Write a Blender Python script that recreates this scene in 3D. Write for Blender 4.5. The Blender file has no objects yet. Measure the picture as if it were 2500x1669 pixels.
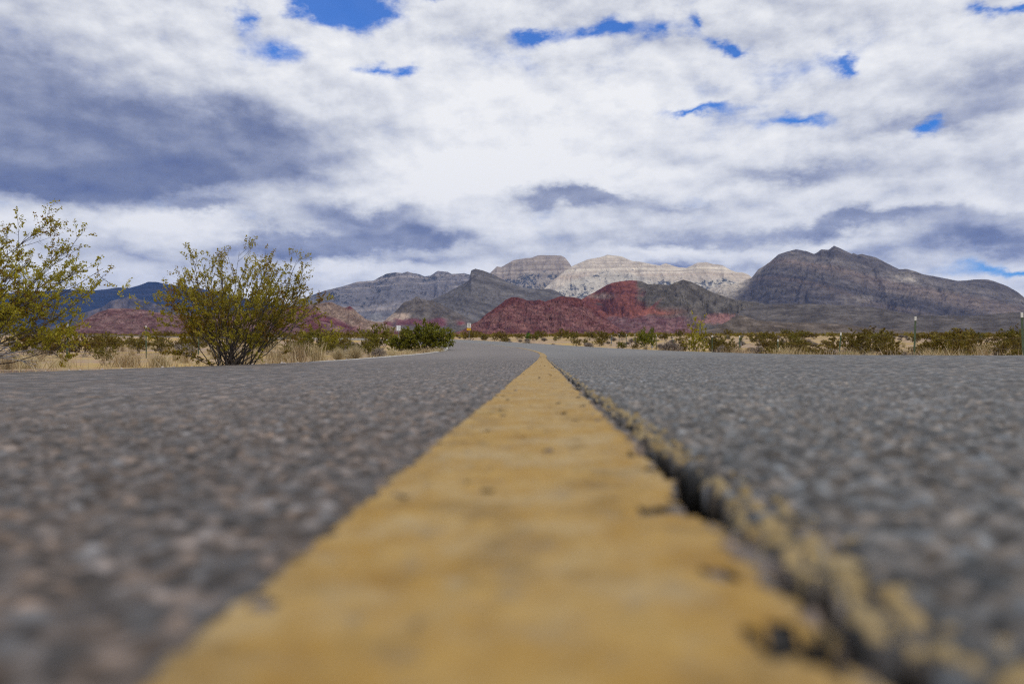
import bpy, math, random
import numpy as np
from mathutils import Vector, Matrix, Euler

scene = bpy.context.scene
C = scene.collection
RAD = math.radians

# ------------------------------------------------------------------ camera
FPX, CX, CY = 1944.0, 1250.0, 834.5          # photo: 2500 x 1669
EYE = 0.055                                   # camera lies on the road
cam_data = bpy.data.cameras.new("camera")
cam = bpy.data.objects.new("camera", cam_data)
C.objects.link(cam)
cam.location = (0, 0, EYE)
cam.rotation_euler = (RAD(90.987), 0, RAD(2.21))
cam_data.sensor_width = 36.0
cam_data.lens = 28.0
cam_data.clip_start = 0.01
cam_data.clip_end = 60000
cam_data.dof.use_dof = True
cam_data.dof.focus_distance = 7.5
cam_data.dof.aperture_fstop = 6.5
scene.camera = cam
CAM_R = np.array(cam.rotation_euler.to_matrix())


def pix_dir(x, y):
    """unit-forward world direction of photo pixel(s)"""
    x = np.asarray(x, float); y = np.asarray(y, float)
    v = np.stack([(x - CX) / FPX, (CY - y) / FPX, -np.ones_like(x)], -1)
    d = v @ CAM_R.T
    return d / np.linalg.norm(d, axis=-1, keepdims=True)


def az_el(x, y):
    d = pix_dir(x, y)
    return float(np.arctan2(d[..., 0], d[..., 1])), float(np.arcsin(d[..., 2]))


def to_pix(P):
    d = (np.asarray(P, float) - np.array([0, 0, EYE])) @ CAM_R
    return CX + FPX * d[..., 0] / -d[..., 2], CY - FPX * d[..., 1] / -d[..., 2]


# ------------------------------------------------------------------ render look
vs = scene.view_settings
vs.view_transform = 'Standard'
vs.look = 'None'
vs.exposure = 0.0
vs.gamma = 1.0
vs.use_curve_mapping = False
scene.render.engine = 'CYCLES'
cy = scene.cycles
cy.use_denoising = False
cy.filter_width = 1.2
cy.denoiser = 'OPENIMAGEDENOISE'
cy.denoising_input_passes = 'RGB_ALBEDO_NORMAL'
cy.denoising_prefilter = 'ACCURATE'
cy.max_bounces = 5
cy.diffuse_bounces = 3
cy.glossy_bounces = 2
cy.transmission_bounces = 3
cy.transparent_max_bounces = 6
cy.volume_bounces = 0
cy.caustics_reflective = False
cy.caustics_refractive = False

# ------------------------------------------------------------------ sun
SUN_EL, SUN_AZ = 42.0, 127.0      # azimuth clockwise from +Y: high on the right, a little behind the camera
sun_data = bpy.data.lights.new("sun", 'SUN')
sun_data.energy = 1.5
sun_data.angle = RAD(10)
sun_data.color = (1.0, 0.95, 0.88)
sun = bpy.data.objects.new("sun", sun_data)
C.objects.link(sun)
sd = Vector((math.sin(RAD(SUN_AZ)) * math.cos(RAD(SUN_EL)), math.cos(RAD(SUN_AZ)) * math.cos(RAD(SUN_EL)), math.sin(RAD(SUN_EL))))
sun.rotation_euler = sd.to_track_quat('Z', 'Y').to_euler()


# ------------------------------------------------------------------ node helper
class NT:
    def __init__(self, tree):
        self.t = tree; self.n = tree.nodes; self.l = tree.links

    def node(self, typ, inputs=None, **props):
        nd = self.n.new(typ)
        for k, v in props.items():
            setattr(nd, k, v)
        for k, v in (inputs or {}).items():
            self.set(nd.inputs[k], v)
        return nd

    def set(self, sock, v):
        if isinstance(v, bpy.types.NodeSocket):
            self.l.new(v, sock)
        else:
            if hasattr(sock, 'default_value') and isinstance(v, (tuple, list)) and len(v) == 3 and sock.type == 'RGBA':
                v = (*v, 1)
            sock.default_value = v

    def m(self, op, a, b=None, c=None, clamp=False):
        nd = self.n.new('ShaderNodeMath'); nd.operation = op; nd.use_clamp = clamp
        for i, v in enumerate((a, b, c)):
            if v is not None:
                self.set(nd.inputs[i], v)
        return nd.outputs[0]

    def vm(self, op, a, b=None, c=None):
        nd = self.n.new('ShaderNodeVectorMath'); nd.operation = op
        for i, v in enumerate((a, b, c)):
            if v is not None:
                self.set(nd.inputs[i], v)
        return nd.outputs['Value'] if op in ('DOT_PRODUCT', 'LENGTH', 'DISTANCE') else nd.outputs[0]

    def noise(self, vec, scale, detail=4, rough=0.5, dist=0.0, color=False):
        nd = self.node('ShaderNodeTexNoise', {'Vector': vec, 'Scale': scale, 'Detail': detail, 'Roughness': rough, 'Distortion': dist})
        return nd.outputs['Color' if color else 'Fac']

    def voronoi(self, vec, scale, feature='F1', out='Distance', rand=1.0):
        nd = self.node('ShaderNodeTexVoronoi', feature=feature)
        self.set(nd.inputs['Vector'], vec); self.set(nd.inputs['Scale'], scale); self.set(nd.inputs['Randomness'], rand)
        return nd.outputs[out]

    def smooth(self, v, a, b):
        nd = self.node('ShaderNodeMapRange', interpolation_type='SMOOTHSTEP')
        self.set(nd.inputs['Value'], v)
        self.set(nd.inputs['From Min'], a); self.set(nd.inputs['From Max'], b)
        return nd.outputs[0]

    def lin(self, v, a, b, c=0.0, d=1.0):
        nd = self.node('ShaderNodeMapRange')
        self.set(nd.inputs['Value'], v)
        for k, q in zip(('From Min', 'From Max', 'To Min', 'To Max'), (a, b, c, d)):
            self.set(nd.inputs[k], q)
        return nd.outputs[0]

    def mix(self, f, a, b, blend='MIX'):
        nd = self.node('ShaderNodeMix', data_type='RGBA', blend_type=blend)
        self.set(nd.inputs[0], f); self.set(nd.inputs[6], a); self.set(nd.inputs[7], b)
        return nd.outputs[2]

    def ramp(self, f, stops):
        nd = self.n.new('ShaderNodeValToRGB')
        el = nd.color_ramp.elements
        while len(el) < len(stops):
            el.new(0.5)
        for e, (p, c) in zip(el, stops):
            e.position = p; e.color = (*c, 1) if len(c) == 3 else c
        self.set(nd.inputs[0], f)
        return nd.outputs[0]

    def attr(self, name, out='Color'):
        return self.node('ShaderNodeAttribute', attribute_name=name).outputs[out]


# ------------------------------------------------------------------ world: blue sky with broken cloud
world = bpy.data.worlds.new("World")
scene.world = world
world.use_nodes = True
wt = NT(world.node_tree)
wt.n.clear()

# a node group that turns a direction into (density, shade) of the cloud deck
STRENGTH = 0.1
sky = wt.node('ShaderNodeTexSky', sky_type='NISHITA')
sky.sun_disc = False
sky.sun_elevation = RAD(SUN_EL)
sky.sun_rotation = RAD(SUN_AZ)
sky.altitude = 1000
sky.air_density = 1.3
sky.dust_density = 0.4
sky.ozone_density = 3.0
tc = wt.node('ShaderNodeTexCoord').outputs['Generated']

# (pixel centre, pixel half sizes, weight) of the clouds one can point to
DARK = [((150, 340), (760, 150), 1.15), ((330, 395), (560, 80), 0.85), ((20, 190), (520, 190), 0.60), ((600, 330), (520, 130), 0.45),
        ((60, 455), (330, 50), 0.80), ((905, 525), (330, 50), 0.80), ((800, 590), (300, 52), 1.25), ((1030, 575), (250, 40), 1.0),
        ((1400, 487), (190, 30), 1.1), ((520, 505), (110, 30), 0.8), ((2080, 545), (480, 40), 0.85), ((2380, 590), (430, 60), 0.9),
        ((1950, 425), (380, 50), 0.55), ((2450, 200), (330, 110), 0.55), ((1650, 590), (420, 40), 0.55), ((1720, 655), (260, 40), 0.65), ((1000, 640), (240, 30), 0.5),
        ((1600, 505), (360, 40), 0.45), ((2200, 300), (480, 45), 0.45), ((330, 620), (360, 40), 0.4)]
HOLES = [((800, 18), (150, 62), 1.5), ((900, 45), (190, 60), 0.75), ((1050, 0), (110, 30), 1.0), ((985, 180), (120, 42), 1.0),
         ((690, 128), (190, 50), 0.72), ((560, 35), (80, 55), 0.8), ((1370, 72), (90, 34), 1.1), ((1495, 62), (90, 42), 1.15),
         ((1610, 70), (80, 40), 0.8), ((1705, 62), (60, 60), 0.95), ((1785, 108), (80, 32), 1.15), ((2060, 155), (75, 30), 0.85),
         ((1720, 277), (170, 22), 0.9), ((1940, 294), (120, 32), 0.75), ((2235, 306), (90, 34), 1.1), ((2450, 4), (80, 28), 1.1), ((2500, 662), (250, 30), 1.3),
         ((1300, 140), (260, 80), 0.35), ((1900, 180), (300, 90), 0.35)]
BRIGHT = [((1250, 425), (640, 130), 0.8), ((850, 645), (190, 45), 1.1), ((1640, 612), (420, 36), 0.8), ((2020, 590), (230, 44), 0.9), ((420, 520), (300, 60), 0.6),
          ((1750, 478), (460, 42), 0.6), ((2350, 495), (330, 50), 0.6), ((1450, 250), (760, 130), 0.5), ((1900, 345), (460, 55), 0.5), ((2300, 90), (380, 90), 0.4)]


def blob_sum(coords, blobs):
    tot = None
    for (px, py), (hx, hy), w in blobs:
        a, e = az_el(px, py)
        sx, sy = 1.25 * hx / FPX, 1.25 * hy / FPX
        q = wt.vm('MULTIPLY_ADD', coords, (1 / sx, 1 / sy, 0), (-a / sx, -e / sy, 0))
        g = wt.node('ShaderNodeTexGradient', {'Vector': q}, gradient_type='QUADRATIC_SPHERE').outputs['Fac']
        tot = wt.m('MULTIPLY_ADD', g, w, tot if tot is not None else 0.0)
    return tot


def noise2(vec, scale, detail, rough, dist=0.0, color=False):
    nd = wt.node('ShaderNodeTexNoise', noise_dimensions='2D')
    for k, v in (('Vector', vec), ('Scale', scale), ('Detail', detail), ('Roughness', rough), ('Distortion', dist)):
        wt.set(nd.inputs[k], v)
    return nd.outputs['Color' if color else 'Fac']


sep = wt.node('ShaderNodeSeparateXYZ', {'Vector': tc})
dx, dy, dz = sep.outputs


def deck(lift):
    z = wt.m('ADD', wt.m('MAXIMUM', wt.m('ADD', dz, lift), 0.0), 0.10)
    return wt.node('ShaderNodeCombineXYZ', {'X': wt.m('DIVIDE', dx, z), 'Y': wt.m('DIVIDE', dy, z)}).outputs[0]


az = wt.m('ARCTAN2', dx, dy)
el = wt.m('ARCSINE', dz)
ae = wt.node('ShaderNodeCombineXYZ', {'X': az, 'Y': el, 'Z': 0.0}).outputs[0]
puffc = wt.vm('MULTIPLY_ADD', ae, (1.0, 1.75, 1.0), (4.3, 2.1, 0.0))
warp = wt.vm('SUBTRACT', noise2(puffc, 6.0, 6, 0.62, 0.0, True), (0.5, 0.5, 0.5))
ae_w = wt.vm('MULTIPLY_ADD', warp, (0.17, 0.075, 0.0), ae)
dark = blob_sum(ae_w, DARK)
holes = blob_sum(ae_w, HOLES)
bright = blob_sum(ae_w, BRIGHT)
n_plane = noise2(deck(0.0), 0.85, 7, 0.52, 0.2)
n_plane2 = noise2(deck(0.018), 0.85, 7, 0.52, 0.2)
n_puff = noise2(puffc, 11.0, 7, 0.56)
n_puff2 = noise2(wt.vm('ADD', puffc, (0.008, 0.024, 0.0)), 11.0, 5, 0.56)
relief = wt.m('ADD', wt.m('MULTIPLY', wt.m('SUBTRACT', n_puff, n_puff2), 0.70), wt.m('MULTIPLY', wt.m('SUBTRACT', n_plane, n_plane2), 0.55))
darkm = wt.smooth(dark, 0.0, 0.72)
# how lit the cloud is: bright tops, shaded bases, heavy banks; smoother inside the heavy banks
fine = wt.m('MULTIPLY_ADD', darkm, -0.42, 1.0)
lit = wt.m('MULTIPLY', wt.m('SUBTRACT', n_plane, 0.5), 0.50)
lit = wt.m('MULTIPLY_ADD', wt.m('SUBTRACT', n_puff, 0.5), 0.22, lit)
lit = wt.m('ADD', lit, relief)
lit = wt.m('MULTIPLY_ADD', lit, fine, 0.79)
lit = wt.m('MULTIPLY_ADD', bright, 0.42, lit)
lit = wt.m('MULTIPLY_ADD', darkm, -0.56, lit)
cloud = wt.ramp(lit, [(0.0, (0.12, 0.155, 0.31)), (0.2, (0.215, 0.25, 0.385)), (0.42, (0.42, 0.455, 0.58)), (0.62, (0.64, 0.665, 0.735)), (0.82, (0.85, 0.865, 0.90)), (1.0, (1.0, 1.0, 1.0))])
# how much blue shows: torn, thinning cover at the gaps
cover_n = wt.m('MULTIPLY_ADD', wt.m('SUBTRACT', n_puff, 0.5), 3.0, 1.62)
cover_n = wt.m('MULTIPLY_ADD', wt.m('SUBTRACT', n_plane, 0.5), 0.7, cover_n)
cover = wt.smooth(wt.m('MULTIPLY_ADD', holes, -2.75, wt.m('MULTIPLY_ADD', darkm, 0.4, cover_n)), -0.70, 1.25)
# the gaps show the Sky Texture, taken towards the deep blue of dry desert air
blue = wt.mix(1.0, sky.outputs[0], (0.20, 0.70, 1.50), 'MULTIPLY')
cloud10 = wt.mix(1.0, cloud, (9.6, 9.6, 9.6), 'MULTIPLY')
veil = wt.m('MULTIPLY_ADD', cover, 0.94, 0.06)      # thin high cloud never quite clears
skycol = wt.mix(veil, blue, cloud10)
bg = wt.node('ShaderNodeBackground', {'Color': skycol, 'Strength': STRENGTH})
out = wt.node('ShaderNodeOutputWorld')
wt.l.new(bg.outputs[0], out.inputs['Surface'])
world.cycles.sampling_method = 'MANUAL'
world.cycles.sample_map_resolution = 512

# ================================================================== tools
def tag(o, label=None, cat=None, group=None, kind=None):
    if label: o['label'] = label
    if cat: o['category'] = cat
    if group: o['group'] = group
    if kind: o['kind'] = kind
    return o


def mesh_obj(name, verts, faces, mat=None, parent=None, smooth=False, attrs=None, loc=None):
    me = bpy.data.meshes.new(name)
    verts = np.asarray(verts, np.float32)
    if isinstance(faces, np.ndarray):
        nf, k = faces.shape
        me.vertices.add(len(verts)); me.vertices.foreach_set('co', verts.ravel())
        me.loops.add(nf * k); me.loops.foreach_set('vertex_index', faces.astype(np.int32).ravel())
        me.polygons.add(nf)
        me.polygons.foreach_set('loop_start', np.arange(0, nf * k, k, dtype=np.int32))
        me.polygons.foreach_set('loop_total', np.full(nf, k, np.int32))
        me.update(calc_edges=True)
    else:
        me.from_pydata([tuple(map(float, v)) for v in verts], [], faces)
        me.update()
    for k, v in (attrs or {}).items():
        v = np.asarray(v, np.float32)
        if v.ndim == 1:
            a = me.attributes.new(k, 'FLOAT', 'POINT'); a.data.foreach_set('value', v)
        else:
            a = me.attributes.new(k, 'FLOAT_COLOR', 'POINT')
            if v.shape[1] == 3:
                v = np.concatenate([v, np.ones((len(v), 1), np.float32)], 1)
            a.data.foreach_set('color', v.ravel())
    if smooth:
        me.polygons.foreach_set('use_smooth', np.ones(len(me.polygons), bool))
    if mat: me.materials.append(mat)
    o = bpy.data.objects.new(name, me)
    C.objects.link(o)
    if parent: o.parent = parent
    if loc is not None: o.location = loc
    return o


def empty(name, loc=(0, 0, 0), rz=0.0):
    o = bpy.data.objects.new(name, None)
    o.empty_display_size = 0.2
    C.objects.link(o); o.location = loc; o.rotation_euler = (0, 0, rz)
    return o


def grid_faces(nr, nc):
    i = np.arange(nr * nc).reshape(nr, nc)
    return np.stack([i[:-1, :-1], i[:-1, 1:], i[1:, 1:], i[1:, :-1]], -1).reshape(-1, 4)


_perm = np.random.RandomState(7).permutation(4096).astype(np.int64)


def hash2(ix, iy, seed=0):
    return _perm[(_perm[(ix + seed * 131) & 4095] + iy) & 4095]


def gnoise(x, y, seed=0):
    """2-D gradient noise, about -1..1"""
    x = np.asarray(x, float); y = np.asarray(y, float)
    x, y = np.broadcast_arrays(x, y)
    ix = np.floor(x).astype(np.int64); iy = np.floor(y).astype(np.int64)
    fx = x - ix; fy = y - iy
    ux = fx * fx * fx * (fx * (fx * 6 - 15) + 10); uy = fy * fy * fy * (fy * (fy * 6 - 15) + 10)
    r = []
    for oy in (0, 1):
        for ox in (0, 1):
            a = hash2(ix + ox, iy + oy, seed) * (2 * np.pi / 4096)
            r.append(np.cos(a) * (fx - ox) + np.sin(a) * (fy - oy))
    return 1.5 * ((r[0] * (1 - ux) + r[1] * ux) * (1 - uy) + (r[2] * (1 - ux) + r[3] * ux) * uy)


def fbm(x, y, oct=5, gain=0.5, lac=2.03, seed=0, ridged=False):
    t = 0; a = 1; n = 0
    for k in range(oct):
        v = gnoise(x * lac ** k + 17.3 * k, y * lac ** k - 9.1 * k, seed + k)
        if ridged: v = 1 - 2 * np.abs(v)
        t = t + a * v; n += a; a *= gain
    return t / n


def cells(x, y, size, seed=0):
    """nearest jittered cell: distance (in cell sizes) and a 0..1 id"""
    gx = x / size; gy = y / size
    ix = np.floor(gx).astype(np.int64); iy = np.floor(gy).astype(np.int64)
    best = np.full(np.shape(gx), 9.0); bid = np.zeros(np.shape(gx))
    for oy in (-1, 0, 1):
        for ox in (-1, 0, 1):
            h = hash2(ix + ox, iy + oy, seed); h2 = hash2(iy + oy, ix + ox, seed + 3)
            d = np.hypot(ix + ox + 0.12 + 0.76 * h / 4096 - gx, iy + oy + 0.12 + 0.76 * h2 / 4096 - gy)
            m = d < best
            best = np.where(m, d, best); bid = np.where(m, ((h * 7 + h2 * 13) % 4096) / 4096, bid)
    return best, bid


def sstep(a, b, x):
    t = np.clip((x - a) / (b - a), 0, 1)
    return t * t * (3 - 2 * t)


def lerp(a, b, t):
    return a + (b - a) * t


def new_mat(name):
    m = bpy.data.materials.new(name); m.use_nodes = True
    t = NT(m.node_tree); t.n.clear()
    out = t.node('ShaderNodeOutputMaterial')
    return m, t, out


def plain(name, col, rough=0.7, metal=0.0, noise=0.12, scale=8.0, spec=0.4):
    m, t, out = new_mat(name)
    co = t.node('ShaderNodeTexCoord').outputs['Object']
    n = t.noise(co, scale, 5, 0.6)
    f = t.lin(n, 0.3, 0.7, 1 - noise * 2, 1 + noise * 2)
    v = t.node('ShaderNodeCombineColor')
    for k in range(3): t.l.new(f, v.inputs[k])
    c = t.mix(1.0, (*col, 1), v.outputs[0], 'MULTIPLY')
    b = t.node('ShaderNodeBsdfPrincipled', {'Base Color': c, 'Roughness': rough, 'Metallic': metal, 'Specular IOR Level': spec})
    t.l.new(b.outputs[0], out.inputs[0])
    return m


# ================================================================== road line and ground shape
DS = 0.5
ss = np.arange(-15, 170, DS)
kappa = np.where(ss < 18, 0, np.where(ss < 45, 1 / 330, 1 / 60.0))
theta = np.cumsum(kappa) * DS
theta = np.minimum(theta, 1.70)
clx = -np.cumsum(np.sin(theta)) * DS
cly = np.cumsum(np.cos(theta)) * DS
i0 = int(np.argmin(np.abs(ss)))
clx -= clx[i0]; cly -= cly[i0]
zs = [(-20, 0), (8, 0), (14, 0.012), (20, 0.075), (30, 0.20), (38, 0.335), (45, 0.455), (52, 0.63), (60, 0.90), (66, 1.12), (72, 1.40), (80, 1.66), (100, 2.05), (130, 2.7), (200, 4)]
zc = np.interp(ss, *zip(*zs))
zc = np.convolve(np.pad(zc, 8, mode='edge'), np.ones(17) / 17, 'valid')
HALF_L, HALF_R = 4.2, 4.5


def road_xyz(s, lat, lift=0.0):
    s = np.asarray(s, float); lat = np.asarray(lat, float)
    th = np.interp(s, ss, theta)
    x = np.interp(s, ss, clx) + lat * np.cos(th)
    y = np.interp(s, ss, cly) + lat * np.sin(th)
    z = np.interp(s, ss, zc) + np.where(lat < 0, 0.019, 0.0125) * lat + lift
    return x, y, z


def road_near(x, y):
    """(s, lateral) of the nearest road point"""
    sh = np.shape(x)
    x = np.ravel(x); y = np.ravel(y)
    S = np.zeros(len(x)); L = np.full(len(x), 1e4)
    sel = np.where((np.abs(x) < 130) & (y > -25) & (y < 150))[0]
    for ch in np.array_split(sel, max(1, len(sel) // 20000)):
        d2 = (x[ch, None] - clx[None]) ** 2 + (y[ch, None] - cly[None]) ** 2
        k = d2.argmin(1)
        S[ch] = ss[k]
        L[ch] = (x[ch] - clx[k]) * np.cos(theta[k]) + (y[ch] - cly[k]) * np.sin(theta[k])
    return S.reshape(sh), L.reshape(sh)


GR = [(-3000, -0.3), (0, -0.10), (14, -0.12), (22, -0.10), (30, -0.26), (38, -0.25), (47, -0.05), (56, 0.04), (65, 0.48), (82, 1.02), (120, 2.4), (167, 3.9), (245, 6.2), (20245, 526)]
GL = [(-3000, -0.3), (0, -0.12), (8, -0.11), (15, -0.15), (25, -0.12), (33, -0.05), (45, 0.22), (70, 0.92), (120, 2.4), (167, 3.9), (245, 6.2), (20245, 526)]


def ground_z(x, y):
    x = np.asarray(x, float); y = np.asarray(y, float)
    x, y = np.broadcast_arrays(x, y)
    g = lerp(np.interp(y, *zip(*GL)), np.interp(y, *zip(*GR)), sstep(-6, 6, x + 0.02 * y))
    far = sstep(20, 200, np.hypot(x, y))
    g = g + fbm(x / 14, y / 14, 3, seed=3) * 0.10 * sstep(10, 40, np.hypot(x, y)) + fbm(x / 90, y / 90, 3, seed=5) * 0.5 * far
    S, L = road_near(x, y)
    _, _, rz = road_xyz(S, np.clip(L, -HALF_L, HALF_R))
    out = np.where(L < 0, -L - HALF_L, L - HALF_R)
    edge = rz - 0.045
    g = lerp(edge, g, sstep(0.3, 3.0, out))
    g = np.where(out < 0, rz - 0.045 - 0.2 * sstep(0.0, -0.35, out), g)
    return g


def on_ground(px, d):
    """point on the ground under photo column px at forward distance d"""
    v = pix_dir(px, 868.0)
    x = v[0] / v[1] * d
    return float(x), float(d), float(ground_z(x, d))


# ================================================================== ground sheet
def graded(a, step, growth, end):
    r = [a]
    while r[-1] < end:
        r.append(r[-1] + step); step *= growth
    return r


xp = graded(0.0, 0.28, 1.0, 9.0); xp = xp + graded(xp[-1] + 0.3, 0.35, 1.045, 14000)
xs_g = np.array([-v for v in xp[:0:-1]] + xp)
yp = graded(0.0, 0.4, 1.006, 60.0); yp = yp + graded(yp[-1] + 0.7, 0.75, 1.03, 15000)
ys_g = np.array(sorted([-v for v in graded(0.6, 0.8, 1.25, 2500)] + yp))
GX, GY = np.meshgrid(xs_g, ys_g)
GZ = ground_z(GX, GY)

mg, t, out = new_mat("desert_ground")
co = t.node('ShaderNodeNewGeometry').outputs['Position']
n1 = t.noise(co, 0.18, 5, 0.6); n2 = t.noise(co, 1.6, 6, 0.65); n3 = t.noise(co, 14.0, 6, 0.7); n4 = t.noise(co, 0.02, 4, 0.55)
sand = t.ramp(n2, [(0.30, (0.27, 0.185, 0.135)), (0.5, (0.37, 0.265, 0.19)), (0.72, (0.47, 0.36, 0.27))])
straw = t.ramp(n3, [(0.30, (0.33, 0.215, 0.07)), (0.55, (0.50, 0.35, 0.125)), (0.75, (0.58, 0.44, 0.19))])
mixf = t.smooth(t.m('ADD', n1, t.m('MULTIPLY', t.m('SUBTRACT', n2, 0.5), 0.5)), 0.42, 0.62)
col = t.mix(mixf, sand, straw)
pebble = t.voronoi(co, 22.0, 'F1', 'Color')
col = t.mix(0.22, col, pebble, 'OVERLAY')
scrub = t.smooth(t.m('ADD', t.noise(co, 0.35, 3, 0.6), t.m('MULTIPLY', n4, 0.25)), 0.60, 0.68)
dist = t.m('LENGTH', 0.0) if False else t.vm('LENGTH', co)
col = t.mix(t.m('MULTIPLY', scrub, t.smooth(dist, 130.0, 320.0)), col, (0.075, 0.062, 0.026, 1))
gcol = t.ramp(t.voronoi(co, 16.0, 'F1', 'Distance'), [(0.1, (0.52, 0.43, 0.37)), (0.5, (0.40, 0.31, 0.26)), (0.9, (0.28, 0.21, 0.17))])
col = t.mix(t.smooth(t.m('ADD', t.attr('gravel', 'Fac'), t.m('MULTIPLY', t.m('SUBTRACT', n2, 0.5), 0.7)), 0.3, 0.7), col, gcol)
bump = t.node('ShaderNodeBump', {'Height': t.m('ADD', n3, t.m('MULTIPLY', n2, 2.0)), 'Strength': 0.5, 'Distance': 0.05})
b = t.node('ShaderNodeBsdfPrincipled', {'Base Color': col, 'Roughness': 0.95, 'Specular IOR Level': 0.15, 'Normal': bump.outputs[0]})
t.l.new(b.outputs[0], out.inputs[0])
S_, L_ = road_near(GX, GY)
gravel = np.where(L_ > 0, sstep(1.6, 0.4, L_ - HALF_R) * 0.7, sstep(0.9, 0.2, -L_ - HALF_L) * 0.6)
gravel = np.maximum(gravel, sstep(38, 48, S_) * sstep(84, 72, S_) * sstep(7.5, 4.5, L_ - HALF_R) * (L_ > 0))
ground = mesh_obj('ground', np.stack([GX, GY, GZ], -1).reshape(-1, 3), grid_faces(*GX.shape), mg, smooth=True, attrs={'gravel': gravel.reshape(-1)})
tag(ground, 'sandy desert plain with straw coloured dry grass rising to the hills', kind='structure')

# ================================================================== road
ma, t, out = new_mat("asphalt")
co = t.node('ShaderNodeNewGeometry').outputs['Position']
tone = t.attr('tone')
vo = t.voronoi(co, 150.0, 'F1', 'Color')
vs_ = t.node('ShaderNodeSeparateColor', {'Color': vo}).outputs[0]
fine = t.noise(co, 420.0, 3, 0.6)
blot = t.noise(co, 1.3, 5, 0.6)
streak = t.noise(t.vm('MULTIPLY', co, (0.55, 0.12, 1.0)), 1.0, 4, 0.6)
f = t.m('MULTIPLY', t.lin(fine, 0.3, 0.7, 0.86, 1.14), t.lin(vs_, 0.0, 1.0, 0.74, 1.28))
f = t.m('MULTIPLY', f, t.lin(blot, 0.3, 0.7, 0.92, 1.08))
f = t.m('MULTIPLY', f, t.lin(streak, 0.3, 0.7, 0.93, 1.07))
cc = t.node('ShaderNodeCombineColor')
for k in range(3): t.l.new(f, cc.inputs[k])
col = t.mix(1.0, tone, cc.outputs[0], 'MULTIPLY')
bump = t.node('ShaderNodeBump', {'Height': t.m('ADD', vs_, fine), 'Strength': 0.35, 'Distance': 0.002})
b = t.node('ShaderNodeBsdfPrincipled', {'Base Color': col, 'Roughness': 0.62, 'Specular IOR Level': t.m('MULTIPLY_ADD', t.attr('pit', 'Fac'), -0.40, 0.40), 'Normal': bump.outputs[0]})
t.l.new(b.outputs[0], out.inputs[0])

# lane tones: the left lane is the older, browner mat, the right one greyer and paler
LANE_L = np.array([0.100, 0.084, 0.075]); LANE_R = np.array([0.100, 0.095, 0.090])


def lane_tone(lat, s):
    w = sstep(0.058, 0.064, lat)
    return lerp(LANE_L, LANE_R, w[..., None]) * (1 + 0.45 * sstep(4, 26, s))[..., None] * (1 + 0.06 * np.cos(lat * 2.4))[..., None]  # paler with distance: grazing sheen put into the asphalt tone


# near sheet: real stones, fine where the lens is close
side = graded(0.0, 0.0027, 1.0, 0.22)
side = side + graded(side[-1] + 0.003, 0.0031, 1.0130, 4.6)
xr = np.unique(np.round(np.concatenate([[-v for v in side], side, np.arange(0.046, 0.090, 0.0013)]), 5))
xr = xr[(xr > -HALF_L) & (xr < HALF_R)]
xr = np.concatenate([[-HALF_L], xr, [HALF_R]])
xr = xr[np.concatenate([[True], np.diff(xr) > 0.0007])]
yr = graded(-0.1, 0.0028, 1.0, 0.55); yr = yr + graded(yr[-1] + 0.003, 0.003, 1.0125, 13.9)
yr = np.array(list(np.linspace(-2.0, -0.12, 12)) + yr[:-1] + [14.0])
XR, YR = np.meshgrid(xr, yr)


def crack_line(y):
    return 0.0598 + 0.0048 * fbm(y * 8, y * 0 + 3.1, 3, seed=21) + 0.0018 * gnoise(y * 60, y * 0 + 1.7, 22)


def crack_depth(x, y):
    xc = crack_line(y)
    w = 0.0040 * np.clip(0.75 + 2.1 * gnoise(y * 17, y * 0 + 0.4, 23) + 1.0 * gnoise(y * 60, y * 0 + 4.4, 26), 0.05, 2.4)
    w = w * lerp(0.60, 0.95, sstep(0.17, 0.30, y)) * (1 + 0.5 * gnoise(x * 300, y * 120, 24)) * (1 - 0.55 * sstep(1.2, 3.0, y))
    d = 0.022 * sstep(1.35, 0.6, np.abs(x - xc) / np.maximum(w, 1e-5))
    # pot holes where the edge has broken away
    for (hx, hy, rx, ry, dp) in ((0.0455, 0.270, 0.014, 0.0065, 0.020), (0.0565, 0.287, 0.009, 0.034, 0.028), (0.0500, 0.147, 0.012, 0.009, 0.026), (0.0600, 0.142, 0.005, 0.012, 0.020), (0.0610, 0.385, 0.006, 0.020, 0.018), (0.0520, 0.425, 0.010, 0.009, 0.010), (0.0500, 0.365, 0.005, 0.006, 0.008), (0.0615, 0.60, 0.007, 0.03, 0.018), (0.0550, 0.52, 0.006, 0.012, 0.010), (0.0605, 0.88, 0.008, 0.05, 0.016), (0.0620, 1.25, 0.009, 0.08, 0.014)):
        r = np.hypot((x - hx) / rx, (y - hy) / ry) + 0.45 * gnoise(x * 200, y * 160, 25)
        d = np.maximum(d, dp * sstep(1.1, 0.5, r))
    return d


d1, id1 = cells(XR, YR, 0.0066, 1)
d2, id2 = cells(XR + 0.003, YR, 0.0046, 5)
sp = np.maximum(np.gradient(xr)[None, :], np.gradient(yr)[:, None])
fade = np.clip(0.014 / sp, 0.62, 1) * sstep(13.5, 9, YR)
stone = np.clip(1 - (d1 / 0.62) ** 2, 0, 1) ** 0.7 * (0.25 + id1) * 0.0034 + np.clip(1 - (d2 / 0.6) ** 2, 0, 1) * (id2 - 0.3) * 0.0008
macro = (fbm(XR * 1.7, YR * 1.2, 3, seed=31) * 0.0035 + fbm(XR * 14, YR * 9, 3, seed=33) * 0.0011 * (1 - 0.85 * np.exp(-(XR / 0.085) ** 4))) * sstep(0.1, 1.0, YR) * sstep(13.5, 8, YR)
_, _, Z0 = road_xyz(YR, XR)
broken = sstep(0.020, 0.0, np.abs(XR - 0.072)) * ((id1 > 0.5) * 0.0018 - 0.0010)
crk = crack_depth(XR, YR)
ZR = Z0 + macro + (stone + broken) * fade - crk
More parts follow.
